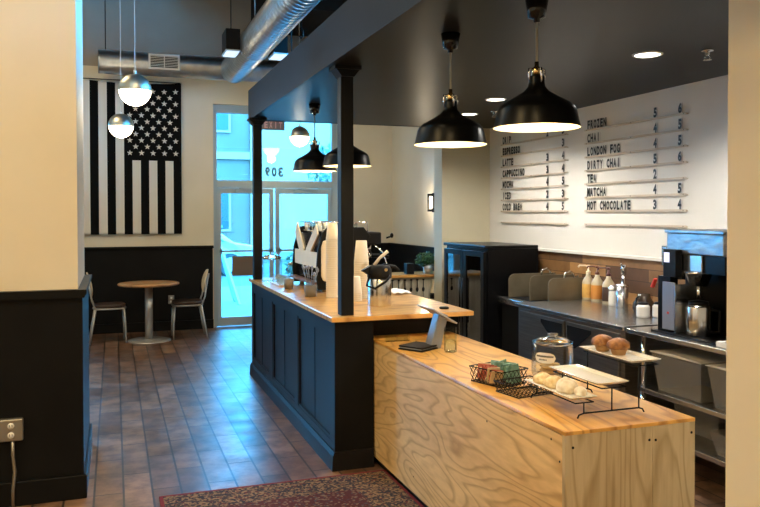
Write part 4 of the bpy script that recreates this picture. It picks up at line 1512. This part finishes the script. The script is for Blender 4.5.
# card holder of clear acrylic at back
t = thing('acrylic_card_holder', 'low clear acrylic card holder at the back of the till counter', 'holder', (1.72, 4.58, PT))
m_ = MB()
m_.box(1.64, 1.80, 4.57, 4.574, PT + .003, PT + .04); m_.box(1.64, 1.80, 4.60, 4.604, PT + .003, PT + .05); m_.box(1.64, 1.80, 4.57, 4.604, PT, PT + .003)
m_.build('holder_body', M['jarglass'], t)


# wire baskets
def basket(loc, lx, ly, h, rotz, label):
    t = thing('wire_basket', label, 'basket', loc)
    m_ = MB()
    cs_ = [(-lx / 2, -ly / 2), (lx / 2, -ly / 2), (lx / 2, ly / 2), (-lx / 2, ly / 2)]
    tp = 1.08
    for z, s_ in ((.003, 1), (h, tp)):
        m_.tube([(x * s_, y * s_, z) for x, y in cs_], .0028, seg=6, closed=True)
    m_.build('rim_wire', M['blackmatte'], t, local=True)
    m_ = MB()
    for k in range(4):
        (xa, ya), (xb, yb) = cs_[k], cs_[(k + 1) % 4]
        L = math.hypot(xb - xa, yb - ya)
        n = max(3, int(L / .022))
        for i in range(n):
            for (a0, a1) in ((i / n, (i + 1) / n), ((i + 1) / n, i / n)):
                for (h0, h1, q0, q1) in ((0.003, h * .5, a0, a1), (h * .5, h, a1, a0)):
                    s0, s1 = 1 + (tp - 1) * h0 / h, 1 + (tp - 1) * h1 / h
                    m_.tube([((xa + (xb - xa) * q0) * s0, (ya + (yb - ya) * q0) * s0, h0), ((xa + (xb - xa) * q1) * s1, (ya + (yb - ya) * q1) * s1, h1)], .0013, seg=4)
    n = int(lx / .022)
    for i in range(1, n):
        x = -lx / 2 + lx * i / n
        m_.tube([(x, -ly / 2, .003), (x, ly / 2, .003)], .0013, seg=4)
    n = int(ly / .022)
    for i in range(1, n):
        y = -ly / 2 + ly * i / n
        m_.tube([(-lx / 2, y, .003), (lx / 2, y, .003)], .0013, seg=4)
    m_.build('wire_mesh', M['blackmatte'], t, local=True)
    t.rotation_euler = (0, 0, rotz)
    return t


basket((1.765, 3.30, PT), .17, .20, .075, math.radians(18), 'black wire basket filled with red and teal packets')
basket((1.775, 3.07, PT), .20, .16, .05, math.radians(10), 'low empty-looking black wire basket next to the pastry stand')
rnd = random.Random(11)
PK = {'red': mottled('red_packet', (.30, .04, .02), (.42, .13, .07), 60, .5), 'teal': mottled('teal_packet', (.07, .19, .15), (.25, .42, .36), 45, .5), 'tan': mat('tan_packet', (.50, .38, .22), .5)}
for i in range(26):
    u, v = (i % 13) / 13, i // 13
    colr = 'red' if v == 0 else 'teal'
    if i in (1, 4, 7, 10, 12):
        colr = 'tan'
    x = 1.765 + (-.045 if v == 0 else .035) * 1.0 + rnd.uniform(-.012, .012)
    y = 3.30 + (.085 - .17 * u) + (-.01)
    hx = .030
    R3 = Matrix.Rotation(rnd.uniform(-.5, .5), 3, 'Z') @ Matrix.Rotation(rnd.uniform(-.35, .35), 3, 'X') @ Matrix.Rotation(rnd.uniform(-.18, .18), 3, 'Y')
    hh = (.084 if v else .070) + rnd.uniform(-.008, .008)
    m_ = MB().box(x - hx, x + hx, y - .0028, y + .0028, PT + .012, PT + .012 + hh, rot=R3)
    tag(m_.build('tea_packet', PK[colr], bevel=.001), '%s packet standing in the wire basket' % colr, 'packet', '%s packets in the wire basket' % colr)

# cookie jar with oval label
cj = (2.10, 3.35, PT)
t = jar(cj, .105, .215, 'large lidded glass cookie jar with an oval white label', 'cookie_jar')
m_ = MB()
n = 16
row0, row1 = [], []
lab = []
for i in range(25):
    a = 2 * PI * i / 24
    su, sv = math.cos(a), math.sin(a)
    uu = .056 * math.copysign(abs(su) ** .7, su); vv = .026 * math.copysign(abs(sv) ** .7, sv)
    lab.append((uu, vv))


def onjar(u, v, r=.1063):
    a0 = math.radians(216) + u / r
    return (cj[0] + r * math.cos(a0), cj[1] + r * math.sin(a0), cj[2] + .105 + v)


N = 16
for sgn in (0,):
    cols = []
    for i in range(N + 1):
        u = -.056 + .112 * i / N
        hv = .026 * (1 - abs(u / .056) ** 3.2) ** .5
        cols.append((m_.bm.verts.new(onjar(u, -hv - .0003)), m_.bm.verts.new(onjar(u, hv + .0003))))
    for i in range(N):
        m_.bm.faces.new((cols[i][0], cols[i + 1][0], cols[i + 1][1], cols[i][1]))
m_.build('oval_label', M['white'], t, fix=False)
m_ = MB()
for (va, vb, ua, ub) in ((.003, .012, -.046, .046), (-.013, -.006, -.03, .012)):
    k = 22
    for i in range(k):
        if i % 4 == 3 and va < 0:
            continue
        u0, u1 = ua + (ub - ua) * i / k, ua + (ub - ua) * (i + .8) / k
        m_.bm.faces.new([m_.bm.verts.new(onjar(u, v, .107)) for u, v in ((u0, va), (u1, va), (u1, vb), (u0, vb))])
m_.build('label_lettering', M['text'], t, fix=False)
for i, (x, y) in enumerate(((2.06, 3.33), (2.13, 3.39), (2.13, 3.30), (2.08, 3.38))):
    for k in range(2):
        o = MB().blob((x, y, PT + .026 + k * .022), .034, .034, .010, 16, 8).build('cookie', mat('cookie_%d_%d' % (i, k), (.62 - .05 * k, .36, .14), .8))
        tag(o, 'brown cookie lying in the bottom of the lidded cookie jar', 'cookie', 'cookies in the cookie jar')

# ---- tiered stand with three plates
RY0, RY1 = 2.60, 2.96
tiers = [(1.725, 1.85, .893), (1.85, 2.005, .943), (2.01, 2.165, 1.024)]
t = thing('tiered_stand', 'three-step black wire stand holding white plates at the counter front', 'stand', (1.95, 2.78, PT))
for yy in (RY0, RY1):
    m_ = MB()
    zb = PT + .022
    m_.tube([(1.745, yy, PT + .003), (1.752, yy, PT + .016), (1.775, yy, zb), (2.04, yy, zb), (2.058, yy, PT + .016), (2.066, yy, PT + .003)], .0035)
    m_.tube([(1.775, yy, zb), (1.775, yy, tiers[0][2] - .004)], .003)
    m_.tube([(1.908, yy, zb), (1.908, yy, tiers[1][2] - .004)], .003)
    m_.tube([(2.04, yy, zb), (2.04, yy, tiers[2][2] - .004)], .003)
    m_.build('side_frame', M['blackmatte'], t)
for (xa, xb, z) in tiers:
    m_ = MB()
    m_.tube([(xa + .01, RY0 - .0, z - .005), (xb - .03, RY0 - .0, z - .005), (xb - .03, RY1, z - .005), (xa + .01, RY1, z - .005)], .003, closed=True)
    m_.build('tier_wire', M['blackmatte'], t)
names = ('lowest plate', 'middle plate', 'top plate')
for (xa, xb, z), nm, wh in zip(tiers, ('white rectangular plate of scones on the lowest step', 'empty white rectangular plate on the middle step', 'white rectangular plate with muffins on the top step'), (0, 1, 2)):
    m_ = MB()
    ya, yb = 2.66 - .02, 3.02 - .02 + .05
    ya, yb = 2.615, 2.985
    zt = z + .014
    o_ = [(xa, ya), (xb, ya), (xb, yb), (xa, yb)]
    i_ = [(xa + .014, ya + .014), (xb - .014, ya + .014), (xb - .014, yb - .014), (xa + .014, yb - .014)]
    b_ = [(xa + .022, ya + .022), (xb - .022, ya + .022), (xb - .022, yb - .022), (xa + .022, yb - .022)]
    V = [[m_.bm.verts.new((x, y, zz)) for x, y in L] for L, zz in ((b_, z - .001), (o_, zt - .003), (o_, zt), (i_, zt - .002), (b_, z + .004))]
    for a_, c_ in zip(V, V[1:]):
        m_.skin(a_, c_, 0, False)
    m_.cap(V[0]); m_.cap(V[-1])
    o = m_.build('serving_plate', M['ceramic'], bevel=.002)
    tag(o, nm, 'plate', 'white plates on the tiered stand')


# pastries
def scone(x, y, z, rx, ry, rz, sd, m, label):
    o = MB().blob((x, y, z + rz * .55), rx, ry, rz, 18, 10, jit=.26, zmin=-.55, sd=sd).build('scone', m)
    o.modifiers.new('s', 'SUBSURF').render_levels = 1
    for p in o.data.polygons:
        p.use_smooth = True
    tag(o, label, 'pastry', 'scones on the lowest plate')


zt = tiers[0][2] + .0045
scone(1.788, 2.93, zt, .044, .046, .030, 1, M['bread'], 'round scone at the back end of the lowest plate')
scone(1.788, 2.84, zt, .044, .046, .033, 2, M['bread'], 'second scone from the back on the lowest plate')
scone(1.790, 2.745, zt, .046, .050, .040, 3, M['icing'], 'white iced scone third from the back on the lowest plate')
scone(1.808, 2.672, zt, .028, .028, .024, 4, M['icing'], 'small iced pastry at the near end of the lowest plate')


def muffin(x, y, z, label, sd):
    t = thing('muffin', label, 'muffin', (x, y, z), 'muffins on the top plate')
    MB().lathe([(0, 0), (.028, 0), (.040, .034), (0, .034)], (x, y, z), 20).build('muffin_base', M['muffincase'], t)
    MB().blob((x, y, z + .036), .050, .050, .036, 22, 12, jit=.12, zmin=-.25, sd=sd).build('muffin_top', M['muffin'], t)


zt = tiers[2][2] + .0045
muffin(2.078, 2.90, zt, 'dark-topped muffin nearer the cookie jar on the top plate', 2)
muffin(2.088, 2.798, zt, 'dark-topped muffin nearer the camera on the top plate', 6)

# ================================================================= ALONG THE MENU WALL
ST = .9005
# sinks with splash guards
t = thing('hand_sink', 'small hand sink with rounded splash guards beyond the steel worktop', 'sink', (3.7, 5.95, .86))
m_ = MB()
m_.box(3.42, 3.965, 5.66, 6.42, .80, .862)
m_.build('sink_body', M['steel'], t, bevel=.01)
MB().box(3.50, 3.85, 5.75, 6.33, .8625, .868).build('basin', M['blackmatte'], t)
MB().box(3.46, 3.965, 5.68, 6.40, 0, .7995).build('cabinet', M['blackmatte'], t)


def guard(x0g, x1g, yg, z0, z1):
    m_ = MB()
    r = .06
    pts = [(x0g, z0), (x1g, z0), (x1g, z1)]
    for k in range(7):
        a = PI / 2 + k * PI / 12
        pts.append((x0g + r + r * math.cos(a), z1 - r + r * math.sin(a)))
    m_.prism(pts, 'y', yg, yg + .012)
    m_.build('splash_guard', M['guard'], t, bevel=.003)


guard(3.445, 3.95, 6.24, .8685, 1.085)
guard(3.485, 3.95, 5.93, .8685, 1.095)
guard(3.53, 3.95, 5.70, .8685, 1.085)
MB().box(3.955, 3.968, 5.712, 6.40, .8685, 1.06).build('back_guard', M['guard'], t)
for (yy,) in ((6.25,), (5.86,)):
    m_ = MB()
    m_.cyl((3.90, yy, .8625), (3.90, yy, 1.06), .012)
    m_.tube([(3.90, yy, 1.06), (3.885, yy, 1.11), (3.85, yy, 1.125), (3.80, yy, 1.11), (3.785, yy, 1.06)], .011)
    m_.tube([(3.90, yy - .07, 1.09), (3.90, yy - .02, 1.075)], .009)
    m_.build('faucet', M['chrome'], t)


# pump bottles
def pump(x, y, lab, lm, pm, flip):
    z = ST
    t = thing('pump_bottle', lab, 'bottle', (x, y, z), 'pump bottles on the steel worktop')
    MB().lathe([(0, 0), (.048, 0), (.051, .006), (.051, .15), (.045, .168), (.021, .205), (.019, .2255), (0, .2255)], (x, y, z), 24).build('bottle_body', M['bottlepl'], t)
    MB().lathe([(.0512, .02), (.0522, .022), (.0522, .135), (.0512, .137)], (x, y, z), 24).build('bottle_label', lm, t)
    m_ = MB()
    m_.lathe([(0, .2255), (.020, .2255), (.020, .245), (.008, .25), (.007, .285), (0, .285)], (x, y, z), 16)
    m_.tube([(x + .01, y + .01, z + .285), (x - .01, y + .03, z + .292), (x - .03, y + .09, z + .290), (x - .032, y + .10, z + .275)], .007)
    m_.cyl((x, y, z + .28), (x, y, z + .298), .014)
    m_.build('pump_head', pm, t)


pump(3.87, 5.61, 'leftmost pump bottle with amber label and cream pump', M['syrup_amber'], M['paper'], 1)
pump(3.87, 5.48, 'middle pump bottle with orange label and brown pump', M['syrup_orange'], mat('brown_pump', (.13, .04, .02), .4), 1)
pump(3.86, 5.31, 'rightmost pump bottle with dark label and dark red pump', M['syrup_dark'], mat('maroon_pump', (.07, .015, .015), .4), 1)
t = thing('sugar_shaker', 'ribbed glass shaker with steel top beside the pump bottles', 'shaker', (3.80, 5.17, ST))
MB().lathe([(0, 0), (.034, 0), (.036, .01), (.032, .12), (0, .12)], (3.80, 5.17, ST), 12).build('glass_body', mat('frosted_glass', (.62, .60, .55), .25), t)
MB().lathe([(0, .1205), (.036, .1205), (.036, .14), (.02, .165), (0, .168)], (3.80, 5.17, ST), 20).build('shaker_lid', M['chrome'], t)
t = thing('steel_canister', 'tall steel canister with a clasp top right of the shaker', 'canister', (3.80, 5.03, ST))
MB().lathe([(0, 0), (.045, 0), (.047, .005), (.047, .165), (0, .165)], (3.80, 5.05, ST), 28).build('steel_body', M['thermos'], t)
MB().lathe([(0, .1655), (.049, .1655), (.049, .18), (0, .182)], (3.80, 5.05, ST), 28).build('lid', M['chrome'], t)
t = thing('soda_siphon_tap', 'chrome tap head standing behind the steel canister', 'tap', (3.87, 5.14, ST))
m_ = MB().cyl((3.88, 5.14, ST), (3.88, 5.14, ST + .25), .014)
m_.lathe([(0, .25), (.02, .25), (.022, .32), (.012, .33), (0, .33)], (3.88, 5.14, ST), 16)
m_.build('tap_column', M['chrome'], t)
m_ = MB().tube([(3.88, 5.14, ST + .30), (3.84, 5.12, ST + .34), (3.82, 5.10, ST + .335)], .006)
m_.build('tap_lever', M['chrome'], t)

# creamer jugs
for i, (x, y, lab) in enumerate(((3.565, 4.50, 'small ribbed white jar with dark lid, left of the red-tagged brewer'), (3.68, 4.47, 'second small ribbed white jar against the brewer'))):
    t = thing('ribbed_jar', lab, 'jar', (x, y, ST), 'ribbed jars beside the brewer')
    m_ = MB()
    prof = [(0, 0), (.04, 0)]
    for k in range(8):
        prof += [(.047 + (.002 if k % 2 else -.001), .008 + k * .010)]
    prof += [(.035, .095), (0, .095)]
    m_.lathe(prof, (x, y, ST), 24)
    m_.build('jar_body', M['ceramic'], t)
    MB().lathe([(0, .0955), (.037, .0955), (.032, .11), (0, .112)], (x, y, ST), 20).build('lid', M['blackmatte'], t)
t = thing('glass_decanter', 'low dark glass decanter behind the ribbed white jars', 'decanter', (3.74, 4.80, ST))
MB().lathe([(0, 0), (.07, 0), (.082, .03), (.078, .07), (.05, .11), (.045, .14), (0, .14)], (3.76, 4.74, ST), 28).build('decanter_body', mat('coffee_glass', (.04, .025, .015), .08), t)
m_ = MB().tube([(3.70, 4.72, ST + .12), (3.655, 4.69, ST + .115), (3.65, 4.69, ST + .05), (3.685, 4.71, ST + .04)], .008)
m_.build('handle', M['black'], t)

# ---- twin coffee brewer
TT = .8955


def brewer_head(t, x0, x1, y0, y1, ztop, zb):
    MB().box(x0, x1, y0, y1, zb, ztop).build('steel_hood', M['steel'], t, bevel=.004)


t = thing('coffee_brewer', 'large black and stainless coffee brewer with lit display on the steel table', 'coffee brewer', (3.45, 3.77, TT))
MB().box(3.225, 3.78, 3.425, 4.0, TT, TT + .012).build('base', M['black'], t, bevel=.003)
MB().box(3.45, 3.75, 3.44, 3.95, TT + .0125, 1.395).build('rear_column', M['black'], t, bevel=.006)
m_ = MB()
m_.box(3.27, 3.4495, 3.605, 3.90, 1.295, 1.397)
m_.build('brew_head', M['steel'], t, bevel=.005)
MB().box(3.285, 3.4495, 3.44, 3.6045, 1.29, 1.395).build('head_side_plate', M['black'], t)
M['tanksteel'] = mottled('rolled_steel', (.24, .25, .27), (.46, .44, .42), 5, .22, 1.0, stretch=(1, 2, 5), r2=.5, bump=.35)
MB().box(3.265, 3.66, 3.43, 3.90, 1.398, 1.525).build('water_tank', M['tanksteel'], t, bevel=.006)
MB().box(3.255, 3.67, 3.42, 3.91, 1.5255, 1.545).build('tank_lid', M['tanksteel'], t, bevel=.003)
o = MB().box(3.215, 3.2645, 3.76, 3.875, 1.255, 1.425).build('control_panel', M['blackmatte'], t, bevel=.006)
MB().box(3.2125, 3.2145, 3.815, 3.862, 1.345, 1.405).build('display', M['screen'], o)
MB().box(3.2505, 3.31, 3.85, 3.96, TT + .0125, 1.254).build('panel_support', M['black'], t)
MB().lathe([(.05, .0), (.078, .075), (.082, .075), (.082, .085), (0, .085), (0, .0), (.05, 0)], (3.335, 3.70, 1.208), 28).build('brew_funnel', M['thermos'], t)
m_ = MB().tube([(3.29, 3.64, 1.275), (3.22, 3.585, 1.262)], [.012, .016])
m_.build('funnel_handle', M['black'], t)
MB().cyl((3.335, 3.70, 1.13), (3.335, 3.70, 1.2075), .011).build('outlet', M['chrome'], t)
MB().box(3.237, 3.2495, 3.80, 3.905, TT + .03, 1.22).build('front_panel', M['bluegrey'], t, bevel=.003)
MB().box(3.236, 3.4495, 3.785, 3.792, TT + .0125, 1.21).build('divider_plate', M['steel'], t)
MB().cyl((3.2325, 3.85, 1.03), (3.2365, 3.85, 1.03), .008).build('red_button', M['redplast'], t)
m_ = MB().box(3.20, 3.225, 3.945, 3.96, 1.175, 1.24, rot=Matrix.Rotation(.5, 3, 'X'))
m_.build('red_tag', M['redplast'], t, bevel=.004)
MB().box(3.46, 3.50, 3.40, 3.4295, TT + .0125, 1.44).build('side_post', M['black'], t, bevel=.004)
MB().cyl((3.44, 3.415, 1.26), (3.4595, 3.415, 1.26), .025, seg=24).build('gauge', M['chrome'], t)
# smaller second head
t = thing('small_brewer', 'smaller dark brewer with steel top tucked left of the display', 'coffee brewer', (3.62, 4.09, TT))
MB().box(3.46, 3.90, 4.02, 4.16, TT, TT + .03).build('base', M['black'], t, bevel=.004)
MB().box(3.70, 3.90, 4.02, 4.16, TT + .0305, 1.30).build('rear_column', M['black'], t, bevel=.004)
MB().box(3.44, 3.90, 4.02, 4.16, 1.3005, 1.43).build('steel_hood', M['steel'], t, bevel=.004)
MB().lathe([(.04, 0), (.06, .09), (0, .09), (0, 0), (.05, 0)], (3.56, 4.09, 1.21), 24).build('brew_funnel', M['blackgloss'], t)
MB().tube([(3.52, 4.09, 1.30), (3.44, 4.05, 1.26), (3.45, 4.05, 1.21)], .009).build('funnel_handle', M['chrome'], t)
# thermal server
tx, ty = 3.335, 3.70
z = TT + .0125
t = thing('thermal_server', 'stainless thermal coffee server standing in the big brewer', 'thermos', (tx, ty, z))
MB().lathe([(0, 0), (.070, 0), (.073, .006), (.073, .17), (.066, .185), (0, .185)], (tx - .0, ty, z), 40).build('steel_body', M['thermos'], t)
MB().lathe([(0, .1855), (.060, .1855), (.058, .205), (.02, .212), (0, .212)], (tx, ty, z), 28).build('lid', M['black'], t)
m_ = MB().tube([(tx + .045, ty - .045, z + .16), (tx + .085, ty - .08, z + .15), (tx + .085, ty - .08, z + .03), (tx + .05, ty - .05, z + .02)], .009)
m_.build('handle', M['black'], t)
tag(MB().box(3.20, 3.28, 3.26, 3.415, TT, TT + .03).build('napkin_box', M['white'], bevel=.003), 'low whitish box at the table edge right of the thermal server', 'box')

# ---- plastic bins on the shelves
def bin_(x0, x1, y0, y1, z, h, lab, lid=True):
    t = thing('storage_bin', lab, 'storage bin', ((x0 + x1) / 2, (y0 + y1) / 2, z))
    m_ = MB()
    lo = [(x0 + .03, y0 + .03), (x1 - .03, y0 + .03), (x1 - .03, y1 - .03), (x0 + .03, y1 - .03)]
    hi = [(x0, y0), (x1, y0), (x1, y1), (x0, y1)]
    A = [m_.bm.verts.new((x, y, z)) for x, y in lo]; B = [m_.bm.verts.new((x, y, z + h)) for x, y in hi]
    m_.skin(A, B, 0, False); m_.cap(A)
    o = m_.build('tub', M['plasticbin'], t, fix=True)
    s_ = o.modifiers.new('t', 'SOLIDIFY'); s_.thickness = .003
    if lid:
        m_ = MB()
        n = 10
        ys = [y0 - .01 + (y1 - y0 + .02) * i / n for i in range(n + 1)]
        P = [(y, z + h + .002 + .010 * math.sin(i * PI / n * 1.0)) for i, y in enumerate(ys)]
        m_.prism([(ys[0], z + h + .0015)] + [(y, zz + .006) for y, zz in P] + [(ys[-1], z + h + .0015)], 'x', x0 - .01, x1 + .01)
        m_.build('lid', M['binlid'], t, bevel=.003)


bin_(3.22, 3.62, 3.55, 3.98, .5305, .235, 'covered plastic bin on the upper shelf behind the counter corner')
bin_(3.22, 3.62, 3.06, 3.50, .5305, .235, 'covered plastic bin nearest the right wall on the upper shelf')
bin_(3.22, 3.60, 3.05, 3.48, .2655, .13, 'open plastic bin on the bottom shelf beside the right wall', False)
bin_(3.40, 3.80, 3.60, 4.0, .2655, .17, 'dark covered bin at the back of the bottom shelf')
